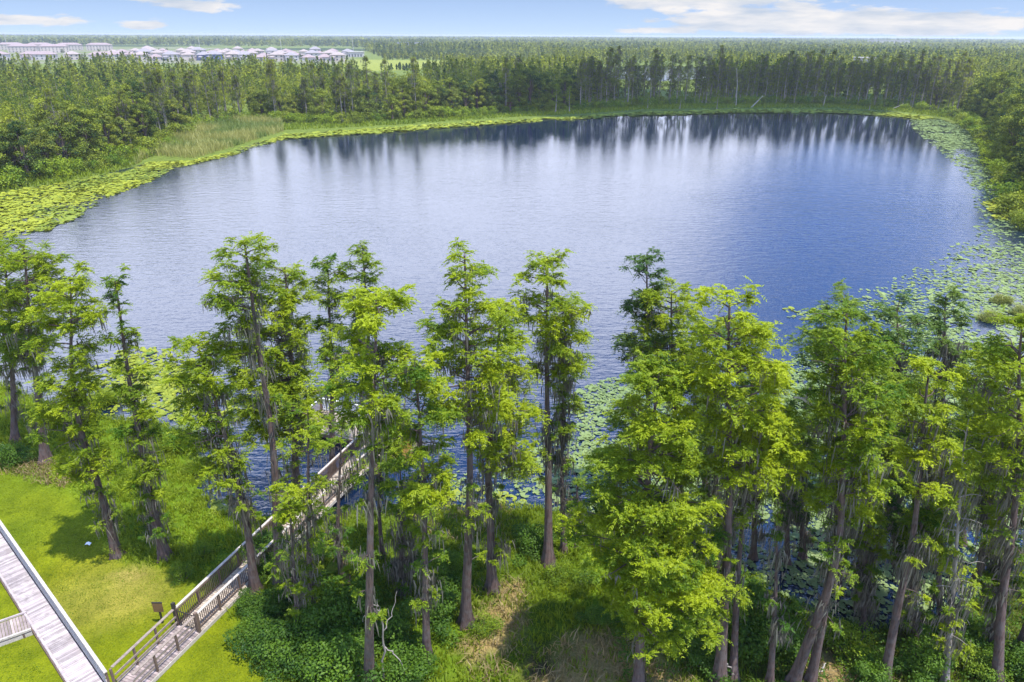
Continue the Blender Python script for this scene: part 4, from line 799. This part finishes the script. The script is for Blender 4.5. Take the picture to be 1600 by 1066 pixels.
FB = gpoly([(440, 206), (530, 202), (620, 197), (700, 191), (800, 185), (900, 180), (1000, 173), (1150, 170), (1300, 170), (1400, 175), (1480, 186), (1510, 200), (1535, 240), (1560, 300), (1580, 345), (1640, 390), (1660, 370), (1580, 320), (1550, 240), (1530, 195), (1480, 176), (1400, 167), (1300, 163), (1150, 163), (1000, 166), (900, 171), (800, 177), (700, 182), (620, 187), (530, 192), (440, 197)])
P = scatter(FB, 1.6); s_ = shore_d(P); k = s_ > -1.5; P, s_ = P[k], s_[k]; n = len(P); mb = MB()
blades(mb, np.column_stack([P, np.maximum(height(P, s_), -.2)]), rng.uniform(.5, 1.3, n), np.clip(.62 + .5 * (vnoise(P, 12, 4) - .4) + rng.normal(0, .15, n), 0, 1), rng, .22, .35); tag(mb.build('shore_grass', M_GRASS), kind='stuff')
LB = gpoly([(-160, 318), (0, 303), (100, 287), (200, 265), (250, 240), (290, 205), (310, 192), (300, 180), (240, 215), (180, 245), (90, 268), (0, 280), (-160, 290)])
P = scatter(LB, 2.2); s_ = shore_d(P); k = s_ > -.5; P, s_ = P[k], s_[k]; n = len(P); mb = MB()
blades(mb, np.column_stack([P, height(P, s_)]), rng.uniform(.5, 1.6, n), np.clip(.72 + .7 * (vnoise(P, 10, 4) - .5) + rng.normal(0, .12, n), 0, 1), rng, .16, .4); tag(mb.build('shore_grass', M_GRASS), kind='stuff')

# ------------------------------------------------------------------ trees round the far shores
def shore_cypress(seed, hgt=18.0, m=M_SHORE, moss_=1.0, full=.42, leaf=.34, ncl=95, wd=1.0):
    r = np.random.default_rng(seed); root = bpy.data.objects.new('shore_cypress', None); mb = MB()
    zz = np.array([-.5, 0, .4, 1.2, 3, hgt * .35, hgt * .6, hgt * .8, hgt * .97]); bow = r.normal(0, .35, 2)
    path = np.column_stack([bow[0] * np.sin(zz / hgt * 2.5), bow[1] * np.sin(zz / hgt * 2.2), zz]); mb.tube(path, [.55, .5, .38, .29, .25, .2, .15, .1, .03], 7)
    z0 = hgt * (1 - full); C, R_ = [], []
    for k in range(ncl):
        u = r.random() ** .85; z = z0 + (hgt - z0) * u; rad = wd * (2.5 * (1 - u ** 2.4) ** .6 * (.68 + .32 * math.sin(u * 9 + seed)) + .45); a = r.random() * 6.283; q = rad * r.uniform(.25, 1.05)
        x0 = np.interp(z, zz, path[:, 0]); y0 = np.interp(z, zz, path[:, 1]); C.append([x0 + q * math.cos(a), y0 + q * math.sin(a), z]); R_.append(r.uniform(.5, 1.0))
        if k % 3 == 0: mb.tube(np.array([[x0, y0, z - .5], C[-1]]), [.05, .015], 4)
    for k in range(9):
        z = hgt * r.uniform(.12, 1 - full); a = r.random() * 6.28; q = r.uniform(.3, 1.1); C.append([q * math.cos(a), q * math.sin(a), z]); R_.append(r.uniform(.35, .7))
    mb.build('trunk', M_GREY, root, True); C = np.array(C); R_ = np.array(R_)
    mb = MB(); feather(mb, C, R_, np.clip(r.normal(.5, .17, len(C)), 0, 1), 7, 6, r=r, leafl=leaf, flat=.6); mb.build('crown', m, root)
    if moss_:
        k = r.integers(0, ncl, int(26 * moss_)); mb = MB(); moss(mb, C[k], r.uniform(.8, 2.4, len(k)), r, .13, 7, .45); mb.build('moss_fronds', M_MOSS, root)
    return root
def oak(seed, hgt=13.0, m=M_OAK, leaf=.36, rad=5.0, n=70, per=110, low=.12, tint=.45, up=.5):
    r = np.random.default_rng(seed); root = bpy.data.objects.new('oak', None)
    d = unit(r.normal(0, 1, (n, 3))); d[:, 2] = np.abs(d[:, 2]) * 1.1 - .25; q = r.uniform(.45, 1, n) ** .5
    C = d * q[:, None] * np.array([rad * .82, rad * .82, hgt * (1 - low) * .62]) + [0, 0, hgt * (low + (1 - low) * .36)]; C[:, 2] = np.clip(C[:, 2], hgt * .06, hgt * .94)
    ns = n // 3; a = r.random(ns) * 6.283; C[-ns:] = np.column_stack([np.cos(a) * rad * r.uniform(.45, .85, ns), np.sin(a) * rad * r.uniform(.45, .85, ns), hgt * r.uniform(.08, .32, ns)])
    mb = MB(); mb.tube(np.array([[0, 0, -.4], [.1, 0, hgt * .15], [.2, .1, hgt * .32], [.1, 0, hgt * .7]]), [.6, .42, .35, .12], 8)
    for c_ in C[:12]: mb.tube(np.array([[.15, 0, hgt * .22], c_ * .5 + [0, 0, hgt * .14], c_ * .8]), [.13, .08, .02], 5)
    mb.build('trunk', M_BARK, root, True)
    mb = MB(); leafball(mb, C, r.uniform(.75, 1.4, n) * rad / 5, np.clip(r.normal(tint, .26, n), 0, 1), per, leaf, r, .62, up); mb.build('crown', m, root); return root
def bush(seed, m=M_BUSH, n=14, tint=.5):
    r = np.random.default_rng(seed); root = bpy.data.objects.new('bush', None)
    C = np.column_stack([r.normal(0, .95, (n, 2)), r.uniform(.3, 1.9, n)]); mb = MB(); leafball(mb, C, r.uniform(.55, 1.05, n), np.clip(r.normal(tint, .18, n), 0, 1), 75, .24, r, .8); mb.build('foliage', m, root)
    return root
CY = [shore_cypress(200 + k, 18 + 2 * (k % 3), full=(.55, .66, .8)[k % 3], moss_=(1, .5, 1.4)[k % 3], ncl=140, wd=(1.1, 1.35, 1.0)[k % 3]) for k in range(7)]
CYD = [shore_cypress(230 + k, 19 + (k % 3), M_OAK if k % 2 else M_SHORE, .8, .72, ncl=150, wd=1.15) for k in range(4)]
OK_ = [oak(300 + k, 12 + (k % 3) * 2.0, rad=4.2 + (k % 4) * .5) for k in range(6)]
OKB = [oak(320 + k, 11 + k, M_SHORE, rad=4.2, tint=.62) for k in range(3)]
BU = [bush(340 + k) for k in range(4)] + [bush(350 + k, M_OAK, tint=.6) for k in range(2)]
RB = oak(360, 5, M_RED, .25, 2.4, 16, 60)
FRONT = [(-140, 305), (0, 288), (60, 278), (130, 262), (200, 242), (258, 217), (292, 200), (360, 188), (445, 189), (530, 192), (620, 187), (700, 182), (760, 178), (860, 172), (960, 167), (1050, 163), (1150, 162), (1300, 163), (1400, 168), (1480, 175), (1530, 192), (1550, 235), (1575, 290), (1608, 340), (1665, 395), (1760, 450)]
FW = gpoly(FRONT, .4); segL = np.concatenate([[0], np.cumsum(np.hypot(*np.diff(FW, axis=0).T))])
CEN = np.array([20.0, 200.0])
def on_front(s, off):
    q = np.array([np.interp(s, segL, FW[:, 0]), np.interp(s, segL, FW[:, 1])]); q2 = np.array([np.interp(s + 6, segL, FW[:, 0]), np.interp(s + 6, segL, FW[:, 1])]); q1 = np.array([np.interp(s - 6, segL, FW[:, 0]), np.interp(s - 6, segL, FW[:, 1])])
    t_ = (q2 - q1) / (np.linalg.norm(q2 - q1) + 1e-9); n_ = np.array([-t_[1], t_[0]])
    if n_ @ (q - CEN) < 0: n_ = -n_
    return q + n_ * off
def px_of(q, z=0.4):
    d = RM.T @ (np.array([q[0], q[1], z]) - EYE); return 800 + F * d[0] / -d[2], 533 - F * d[1] / -d[2]
STRETCH = [(0, 'left bank by lily pad belt'), (130, 'left bank above yellow pads'), (258, 'left bank behind reed bed'), (445, 'far bank beyond reed bed'), (620, 'far bank before dark oaks'), (760, 'far bank by reddish tree'),
           (900, 'far bank near pale saplings'), (1040, 'far wall left of snag'), (1165, 'far wall by leaning log'), (1330, 'far wall toward right corner'), (1480, 'right corner of lake'), (1545, 'right bank below corner'), (1600, 'right bank at photo edge')]
ORD = 'first second third fourth fifth sixth seventh eighth ninth tenth eleventh twelfth thirteenth fourteenth fifteenth sixteenth seventeenth eighteenth nineteenth twentieth'.split()
cand = []
def kindat(px, row):
    u = rng.random()
    if px < 200: return ('oak' if u < .62 else 'oakb' if u < .90 else 'cy')
    if px < 300: return ('oak' if u < .45 else 'oakb' if u < .6 else 'cy')
    if px < 470: return ('cy' if u < .70 else 'oakb' if u < .8 else 'oak')
    if px < 620: return ('oak' if u < .45 else 'cy')
    if px < 760: return ('oak' if u < .65 else 'oakb' if u < .8 else 'cy')
    if px < 900: return ('oak' if u < .85 else 'cyd')
    if px < 1390: return ('cyd' if u < .55 else 'cy')
    if px < 1500: return ('cy' if u < .85 else 'oakb')
    return ('oak' if u < .8 else 'oakb')
for row, (off, sp_) in enumerate(((1.0, 6.0), (6.0, 6.5), (11.5, 7.0))):
    s = 2.0
    while s < segL[-1]:
        q = on_front(s, off + rng.normal(0, 1.3) + (4.0 if s > segL[-6] else 0)); px, py = px_of(q); dist = math.hypot(*q); step = sp_ * (.82 if 900 < px < 1480 else 1.15 if px < 620 else 1.2 if px > 1500 else 1.0)
        s += step * rng.uniform(.75, 1.25)
        if row and 940 < px < 1090 and rng.random() < .6: continue
        if -60 < px < 1680: cand.append((row, px, q, kindat(px, row)))
LOOK = {'oak': ('dark rounded oak', 'oak_tree', 'oak', OK_), 'oakb': ('lighter olive oak', 'oak_tree', 'oak', OKB), 'cy': ('grey trunked cypress', 'cypress_tree', 'cypress', CY), 'cyd': ('tall dark cypress', 'cypress_tree', 'cypress', CYD)}
cand.sort(key=lambda c_: (c_[0], c_[1])); cnt = {}
ROWN = ('front row', 'second row', 'third row')
for row, px, q, kd in cand:
    base, nm, ct, protos = LOOK[kd]; si = max(k for k, (x, _) in enumerate(STRETCH) if px >= x or k == 0); key = (row, si, kd); cnt[key] = cnt.get(key, 0) + 1
    lab = f'{ORD[min(cnt[key], 20) - 1]} {base} from left, {ROWN[row]}, {STRETCH[si][1]}'
    sc = rng.uniform(.82, 1.12) * (1.0 if kd[0] == 'c' else 1.14) * (.92 if px < 60 else 1)
    if 760 < px < 1500: sc *= 1.10
    if px > 1520: sc *= 1.04
    zz_ = hz(q[0], q[1]) - .1
    place(protos[rng.integers(len(protos))], nm, lab, ct, (q[0], q[1], zz_), (sc, sc, sc * rng.uniform(.94, 1.08)), rng.random() * 6.283, f'{ct} trees on the far lake shores')
cb_ = {}
for s in np.arange(4, segL[-1], 4.4):
    for off in ((-2.2, ) if rng.random() < .5 else (-2.4, -5.5)):
        q = on_front(s, off + rng.normal(0, 1.0)); px, py = px_of(q)
        if not -60 < px < 1680 or shore_d(q[None])[0] < .8: continue
        if 1000 < px < 1480 and rng.random() < .55: continue
        if 300 < px < 445 and off < -3: continue
        si = max(k for k, (x, _) in enumerate(STRETCH) if px >= x or k == 0); cb_[si] = cb_.get(si, 0) + 1; nk = cb_[si]
        lab = (f'{ORD[nk - 1]}' if nk <= 20 else f'twenty-{ORD[nk - 21]}') + f' low bush from left at the water side, {STRETCH[si][1]}'
        place(BU[rng.integers(6)], 'shore_bush', lab, 'bush', (q[0], q[1], hz(q[0], q[1]) - .1), rng.uniform(1.0, 2.1), rng.random() * 6.283, 'bushes along the far lake shores')
def single(proto, name, label, cat, px, py, sc, grp=None):
    q = g(px, py, .4); place(proto, name, label, cat, (q[0], q[1], hz(q[0], q[1]) - .1), sc, rng.random() * 6, grp)
single(RB, 'red_leaved_tree', 'small reddish leaved tree in front of the dark oaks on the far bank', 'tree', 797, 176, 1.1)
PALE = shore_cypress(371, 12, M_LEAF, .0, .6, .34, 60, .8)
for x_, y_, s_, l_ in ((868, 176, 1.0, 'pale green young cypress in front of the dark oaks, the left of two'), (890, 176, .92, 'pale green young cypress in front of the dark oaks, the right of two'), (1012, 170, .6, 'short pale cypress at the foot of the far wall left of the white snag'), (1062, 170, .65, 'short pale grey green cypress at the foot of the far wall'), (1120, 170, .7, 'short pale cypress beside the white snag'), (1358, 172, .6, 'bright young cypress at the foot of the far wall toward the right corner')):
    single(PALE, 'young_cypress', l_, 'cypress', x_, y_, s_, 'pale young cypresses on the far bank')
def far_stick(name, label, cat, pts, ra):
    B = g(*pts[0], .3); D = B[1]; root = empty(name, tuple(B), label, cat); Q = np.array([[*(at(x, y, D))] for x, y in pts]) - B; Q[0, 2] -= .3
    mb = MB(); mb.tube(Q, np.linspace(ra, ra * .4, len(Q)), 7); mb.build('trunk', M_DEAD, root, True)
    r = np.random.default_rng(len(label))
    for k in range(4):
        u = r.uniform(.5, .95); p0 = np.array([np.interp(u, np.linspace(0, 1, len(Q)), Q[:, j]) for j in range(3)]); mb = MB(); mb.tube(np.array([p0, p0 + [r.normal(0, 1.1), r.normal(0, .8), r.uniform(.2, 1)]]), [ra * .35, .03], 5); mb.build('branch', M_DEAD, root)
far_stick('dead_tree', 'tall white dead snag in front of the far wall of cypresses', 'dead tree', [(1150, 166), (1152, 132), (1151, 106)], .20)
far_stick('fallen_tree', 'white dead trunk leaning right against the far wall of cypresses', 'dead tree', [(1173, 168), (1182, 160), (1192, 150)], .32)
far_stick('dead_tree', 'pale dead snag in the far wall toward the right corner', 'dead tree', [(1407, 165), (1408, 135), (1408, 112)], .26)
far_stick('dead_tree', 'short slanting dead trunk at the far water edge', 'dead tree', [(1286, 167), (1289, 155), (1291, 148)], .22)
far_stick('fallen_tree', 'low fallen trunk lying at the far water edge near the right corner', 'dead tree', [(1390, 171), (1402, 167), (1412, 162)], .22)
far_stick('dead_tree', 'bare white trunk at the left frame edge among the oaks', 'dead tree', [(12, 262), (6, 235), (2, 225)], .25)

tk = np.array([on_front(s_, o_ + rng.normal(0, 1.5)) for s_ in np.arange(2, segL[-1], 1.9) for o_ in (1.5, 5, 9, 14)]); tk = tk[shore_d(tk) > 1.0]
ppx = np.array([px_of(q_)[0] for q_ in tk]); tk = tk[(ppx > -60) & (ppx < 1680)]; n = len(tk)
mb = MB(); hh = rng.uniform(.6, 2.6, n); leafball(mb, np.column_stack([tk, height(tk) + hh]), rng.uniform(.9, 1.7, n), np.clip(.35 + .6 * (vnoise(tk, 18, 91) - .5) + rng.normal(0, .12, n), 0, 1), 55, .42, rng, 1.0); tag(mb.build('undergrowth', M_BUSH), kind='stuff')
# ------------------------------------------------------------------ the forest behind, out to the horizon
def simple_tree(mb, P, hh, rad, tint, nleaf, leaf, r, trunk=True, conic=.5):
    n = len(P)
    if n == 0: return
    if trunk:
        for sx, sy in ((1, 0), (0, 1)):
            S = np.array([sx, sy, 0]) * .22; b0 = P - [0, 0, .5]; t0 = P + np.column_stack([np.zeros((n, 2)), hh * .8]); v = np.stack([b0 - S, b0 + S, t0 + S * .4, t0 - S * .4], 1).reshape(-1, 3); mbT.add(v, np.arange(4 * n).reshape(-1, 4), .5)
    u = r.random((n, nleaf)); z = hh[:, None] * (.10 + .90 * u ** .85); prof = np.sin(np.clip(u * 1.0 + .12, 0, 1) * PI) ** .6 * (1 - conic * u) + .12
    a = r.random((n, nleaf)) * 6.283; q = rad[:, None] * prof * np.sqrt(r.random((n, nleaf))) * (1 + .25 * np.sin(3 * a + z))
    C = P[:, None] + np.stack([q * np.cos(a), q * np.sin(a), z], -1); m_ = n * nleaf
    d = np.stack([np.cos(a), np.sin(a), 0 * a], -1); nrm = unit(d * .5 + r.normal(0, .55, d.shape) + [0, 0, .75]); A = unit(np.cross(nrm, r.normal(0, 1, d.shape))); W = np.cross(nrm, A)
    tt = np.clip(tint[:, None] + r.normal(0, .12, (n, nleaf)), 0, 1)
    lf = (leaf * np.ones(n))[:, None] * r.uniform(.7, 1.35, (n, nleaf))
    v, f = quads(C.reshape(m_, 3), A.reshape(m_, 3), W.reshape(m_, 3), lf.ravel(), lf.ravel() * .75); mb.add(v, f, tt.ravel())
HOUSEZ = gpoly([(-300, 123), (0, 122), (300, 120), (470, 118), (520, 108), (560, 102), (600, 92), (560, 76), (540, 74), (180, 71), (-200, 70)])
def clearing(P):
    k = (shore_d(P) > 2) & ~inside(P, FIELD) & ~inside(P, HOUSEZ)
    return k
GLIMPSE = gpoly([(945, 152), (1095, 152), (1112, 103), (925, 103)])
FRONTP = np.concatenate([FW, [[FW[-1][0] + 900, FW[-1][1] - 200], [FW[-1][0] + 400, -400], [-700, -400], [FW[0][0] - 500, FW[0][1] - 100]]])
mb, mbT = MB(), MB()
def band(d0, d1, sp, nleaf, leaf, hmean, trunk):
    n = int((d1 ** 2 - d0 ** 2) * .76 / (sp * sp)); D = np.sqrt(d0 ** 2 + rng.random(n) * (d1 ** 2 - d0 ** 2)); a = rng.uniform(-.76, .76, n)
    P = np.column_stack([D * np.sin(a), D * np.cos(a)])
    k = (sdf(P, FRONTP) > 15.5) & clearing(P); P = P[k & ~inside(P, GLIMPSE)]
    gap = vnoise(P, 85 if d0 < 900 else 260, 61); P = P[gap > (.14 if d0 < 300 else .34 if d0 < 700 else .10)]; n = len(P)
    t_ = .5 + .7 * (vnoise(P, 120 if d0 < 900 else 420, 71) - .5) + .5 * (vnoise(P, 28 if d0 < 900 else 90, 73) - .5) + rng.normal(0, .22, n); hh = hmean * rng.uniform(.65, 1.12, n) * (.8 + .4 * vnoise(P, 150, 77))
    hh = np.where(inside(P, LOWZ), hh * .45, hh)
    if d0 < 300:
        ppx = 800 + P[:, 0] / P[:, 1] * 1199; hh = np.where(ppx < 560, hh * .88, hh); br = rng.random(n) < .5; hh = np.where(br, hh * .88, hh); rr = hh * np.where(br, rng.uniform(.26, .38, n), rng.uniform(.14, .21, n)); nc = 11
        u = (np.arange(nc)[None] + rng.random((n, nc))) / nc; a = rng.random((n, nc)) * 6.283; q = rr[:, None] * np.sin(np.clip(u + .15, 0, 1) * PI) ** .5 * rng.uniform(.3, 1, (n, nc))
        C = np.stack([P[:, :1] + q * np.cos(a), P[:, 1:] + q * np.sin(a), .3 + hh[:, None] * (.12 + .82 * u)], -1).reshape(-1, 3)
        leafball(mb, C, np.repeat(rr, nc) * rng.uniform(.36, .62, n * nc), np.clip(np.repeat(t_, nc) + rng.normal(0, .13, n * nc), 0, 1), 30, .62, rng, .75)
        for sx, sy in ((1, 0), (0, 1)):
            S = np.array([sx, sy, 0]) * .2; b0 = np.column_stack([P, np.zeros(n)]); t0 = b0 + np.column_stack([np.zeros((n, 2)), hh * .8]); mbT.add(np.stack([b0 - S, b0 + S, t0 + S * .4, t0 - S * .4], 1).reshape(-1, 3), np.arange(4 * n).reshape(-1, 4), .5)
        return
    simple_tree(mb, np.column_stack([P, np.full(n, .35)]), hh, hh * rng.uniform(.13, .24, n) * (1 if d0 < 900 else sp / 9 * .8), np.clip(t_, 0, 1), nleaf, leaf, rng, trunk)
LOWZ = gpoly([(430, 128), (700, 122), (860, 112), (870, 92), (545, 84), (400, 104)])
band(150, 420, 7.0, 150, .85, 16, True); band(420, 800, 7.5, 80, 1.35, 16, True); band(800, 1500, 12, 34, 2.7, 16, False); band(1500, 3200, 24, 24, 5.0, 16, False); band(3200, 8500, 55, 16, 10.5, 17, False)
tag(mb.build('forest', M_FAR), kind='stuff'); tag(mbT.build('forest_trunks', M_GREY), kind='stuff')

# ------------------------------------------------------------------ houses
def house_proto(kind):
    root = bpy.data.objects.new('house', None); wm, rm = {'town': (M_WALL, M_ROOF), 'single': (M_WALL, M_ROOF), 'grey': (M_WALL, M_ROOFG), 'tan': (M_WALLT, M_ROOFT), 'flats': (M_WALLT, M_ROOF), 'blue': (M_BLUE, M_ROOFG)}[kind]
    L, W, E, RH = {'town': (40, 13, 6.4, 3.4), 'single': (15, 14, 3.6, 3.2), 'grey': (16, 13, 6.2, 3.4), 'tan': (15, 13, 6.0, 3.2), 'flats': (44, 17, 10.2, 3.6), 'blue': (15, 12, 6.0, 3.2)}[kind]
    mb = MB(); mb.box((0, 0, E / 2 - .25), L, W, E + .5)
    if kind != 'flats': mb.box((-L * .28, -W / 2 - 1.2, E * .3), L * .3, 2.4 - .01, E * .6)
    mb.build('wall', wm, root)
    def hip(mb, cx, cy_, l, w_, z, h, ov=.7):
        a, b_ = l / 2 + ov, w_ / 2 + ov; k = max(a - b_, .6)
        v = [[cx-a,cy_-b_,z],[cx+a,cy_-b_,z],[cx+a,cy_+b_,z],[cx-a,cy_+b_,z],[cx-k,cy_,z+h],[cx+k,cy_,z+h]]; v += [[x, y, z - .25] for x, y, _ in v[:4]]
        mb.v.append(np.array(v, float)); o_ = mb.n; mb.n += len(v)
        mb.f.append((np.array([[0,1,5,4],[2,3,4,5],[6,7,1,0],[7,8,2,1],[8,9,3,2],[9,6,0,3]]) + o_ if False else np.array([[0,1,5,4],[2,3,4,5],[0,6,7,1],[1,7,8,2],[2,8,9,3],[3,9,6,0],[6,9,8,7]]) + o_, np.full(7, .5))); mb.f.append((np.array([[1,2,5],[3,0,4]]) + o_, np.full(2, .5)))
    mb = MB(); hip(mb, 0, 0, L, W, E + .25, RH); mb.build('roof', rm, root)
    if kind != 'flats': mb = MB(); hip(mb, -L * .28, -W / 2 - 1.2, L * .3, 2.4, E * .6 + .2, 1.2, .4); mb.build('porch_roof', rm, root)
    for st in range(int(E / 2.9)):
        for k in range(max(3, int(L / 5.5))):
            x = -L / 2 + (k + .5) * L / max(3, int(L / 5.5)); z = 1.6 + st * 2.95
            if abs(x + L * .28) < L * .17 and kind != 'flats' and st == 0: continue
            mb = MB(); mb.box((x, -W / 2 - .03, z), 1.7, .08, 1.5); mb.build('window', M_GLASS, root)
    if kind != 'flats': mb = MB(); mb.box((-L * .28, -W / 2 - 2.43, 1.2), min(5, L * .24), .08, 2.2); mb.build('door', M_GLASS if kind != 'single' else M_ROOFG, root)
    return root
HP = {k: house_proto(k) for k in ('town', 'single', 'grey', 'tan', 'flats', 'blue')}
WORD = {'town': 'long pink roofed row house', 'single': 'low pink roofed house', 'grey': 'grey roofed white house', 'tan': 'tan two storey house', 'flats': 'three storey apartment block', 'blue': 'dark blue sided house'}
HROWS = [(975, 'front row of the far housing estate', [(-10,'town'),(62,'town'),(112,'tan'),(165,'town'),(222,'tan'),(245,'single'),(268,'grey'),(292,'tan'),(317,'blue'),(338,'blue'),(362,'tan'),(385,'grey'),(408,'single'),(432,'tan'),(456,'grey'),(482,'single'),(506,'single'),(527,'tan')]),
         (1085, 'second row of the far housing estate', [(180,'tan'),(202,'single'),(228,'grey'),(250,'tan'),(272,'single'),(296,'tan'),(320,'single'),(345,'tan'),(368,'grey'),(392,'tan'),(416,'single'),(438,'tan'),(462,'single'),(488,'grey'),(514,'tan')]),
         (1210, 'third row of the far housing estate', [(190,'single'),(214,'tan'),(236,'tan'),(262,'single'),(286,'tan'),(310,'grey'),(332,'single'),(356,'tan'),(378,'single'),(402,'tan'),(428,'grey'),(452,'single'),(476,'tan'),(500,'single'),(522,'single'),(545,'grey')]),
         (1360, 'fourth row of the far housing estate', [(232,'tan'),(256,'single'),(300,'tan'),(340,'single'),(374,'tan'),(398,'single'),(424,'tan'),(448,'single'),(494,'grey'),(520,'single')]),
         (1330, 'apartment row behind the left end of the estate', [(-20,'flats'),(38,'flats'),(86,'flats')]), (1520, 'back row of apartments at the left', [(20,'flats'),(66,'flats'),(112,'flats'),(158,'flats')])]
for D, rn, items in HROWS:
    seen = {}
    for px, kd in items:
        q = at(px, 90, D); seen[kd] = seen.get(kd, 0) + 1; nk = sum(1 for _, k2 in items if k2 == kd)
        lab = (f'{ORD[seen[kd] - 1]} ' if nk > 1 else '') + WORD[kd] + (' from left,' if nk > 1 else ',') + ' ' + rn
        o = place(HP[kd], 'apartment_block' if kd == 'flats' else 'row_house' if kd == 'town' else 'house', lab, 'apartments' if kd == 'flats' else 'house', (q[0], D + rng.normal(0, 4), .45), 1.0 if kd in ('flats', 'town') else rng.uniform(1.05, 1.25), math.atan2(-q[0], D) * .6 + rng.normal(0, .12) + (PI / 2 if (kd in ('single', 'tan') and rng.random() < .3) else 0), 'houses of the far housing estate')
gt = 0
for D, n_ in ((940, 14), (1030, 12), (1150, 10), (1290, 9), (1440, 6)):
    for k in range(n_):
        px = 20 + 520 * (k + rng.uniform(.1, .9)) / n_; q = at(px, 90, D); gt += 1
        nth = ORD[k]; where = {940: 'before the front row of the far estate', 1030: 'between the front and second house rows', 1150: 'between the second and third house rows', 1290: 'behind the third house row of the estate', 1440: 'among the back apartments of the estate'}[D]
        place((OK_ + OKB)[rng.integers(9)], 'garden_tree', f'{nth} small rounded tree from left {where}', 'garden tree', (q[0], D + rng.normal(0, 6), .4), rng.uniform(.35, .68), rng.random() * 6.283, 'garden trees of the far housing estate')
def shed(label, px, D, L, Wd, Hh):
    q = at(px, 80, D); root = empty('warehouse', (q[0], D, .4), label, 'building'); mb = MB(); mb.box((0, 0, Hh / 2), L, Wd, Hh); mb.build('wall', M_WALL, root)
    mb = MB(); mb.box((0, 0, Hh + .4), L + 1.5, Wd + 1.5, .8); mb.build('roof', M_WALL, root)
    for k in range(5): mb = MB(); mb.box((-L * .4 + k * L * .2, -Wd / 2 - .05, Hh * .35), L * .08, .15, Hh * .5); mb.build('door', M_GLASS, root)
shed('long low white building far off above the yellow field', 640, 1750, 62, 26, 15); shed('white building in the distant forest near the right horizon', 1385, 2600, 120, 50, 21)
shed('small white building among the trees left of the yellow field', 556, 1150, 22, 14, 7); shed('white building glimpsed above the far cypress wall toward the right', 1352, 640, 14, 9, 15)
for px, D, l_ in ((313, 1450, 'thin pale mast behind the left part of the housing estate'), (440, 1400, 'thin pale mast behind the middle of the housing estate'), (552, 1300, 'thin pale mast at the right end of the housing estate'), (13, 1450, 'thin pale mast above the left apartments')):
    q = at(px, 80, D); root = empty('mast', (q[0], D, .4), l_, 'mast', 'masts behind the housing estate'); mb = MB(); mb.tube(np.array([[0, 0, 0], [0, 0, 15], [0, 0, 30.]]), [.45, .35, .25], 8); mb.build('pole', M_WALL, root)
    for z in (29, 26): mb = MB(); mb.box((0, 0, z), 3.2, .25, .3); mb.build('crossarm', M_WALL, root)

# ------------------------------------------------------------------ unseen clouds added overhead to shade the far bank and the distance
M_CLOUD = rough_mat('shade_cloud', (0.8, 0.8, 0.8), (0.9, 0.9, 0.9), .01)
def shade_cloud(cx, cy_, rx, ry, alt, seed):
    r = np.random.default_rng(seed); c0 = np.array([cx, cy_, 0]) + np.array(sd) * (alt / sd.z); mb = MB()
    th = np.arange(24) / 24 * 2 * PI; ph = np.linspace(.02, PI - .02, 13)
    for k in range(30):
        a = r.random() * 6.283; q = math.sqrt(r.random()) * .8; rr = r.uniform(.28, .45) * (1.15 - .5 * q); px_, py_ = rx * q * math.cos(a), ry * q * math.sin(a); R3 = np.array([rr * max(rx, ry) * .8, rr * ry * 1.1, rr * ry * .7])
        v = np.stack([np.outer(np.sin(ph), np.cos(th)), np.outer(np.sin(ph), np.sin(th)), np.outer(np.cos(ph), np.ones(24))], -1).reshape(-1, 3)
        v = v * (1 + .10 * np.sin(v[:, :1] * 7 + k) * np.sin(v[:, 1:2] * 6 + 2 * k) + .05 * np.sin(v[:, 2:3] * 15 + v[:, :1] * 13)); v = v * R3 + [px_, py_, r.uniform(0, .2) * ry]
        i = np.arange(12)[:, None] * 24; j = np.arange(24)[None]; mb.add(v, np.stack([i + j, i + 24 + j, i + 24 + (j + 1) % 24, i + (j + 1) % 24], -1).reshape(-1, 4))
    o_ = mb.build('shade_cloud', M_CLOUD, smooth=True); o_.location = c0; return tag(o_, kind='structure')
shade_cloud(72, 400, 165, 95, 800, 5); shade_cloud(-330, 1750, 420, 150, 1500, 6); shade_cloud(500, 2300, 500, 200, 1500, 8); shade_cloud(-1300, 2100, 500, 160, 1500, 9)

# ------------------------------------------------------------------ air
mb = MB(); mb.box((0, 9000, 16.8), 60000, 30000, 38.0); hzbox = mb.build('haze', bpy.data.materials.new('air'))
m = hzbox.data.materials[0]; m.use_nodes = True; nt = m.node_tree; nt.nodes.clear(); o = N(nt, 'ShaderNodeOutputMaterial'); pv = N(nt, 'ShaderNodeVolumePrincipled')
pv.inputs['Color'].default_value = (0.76, 0.83, 0.90, 1); pv.inputs['Density'].default_value = 0.00013; pv.inputs['Anisotropy'].default_value = 0.2
nt.links.new(pv.outputs[0], o.inputs['Volume']); tag(hzbox, kind='stuff')
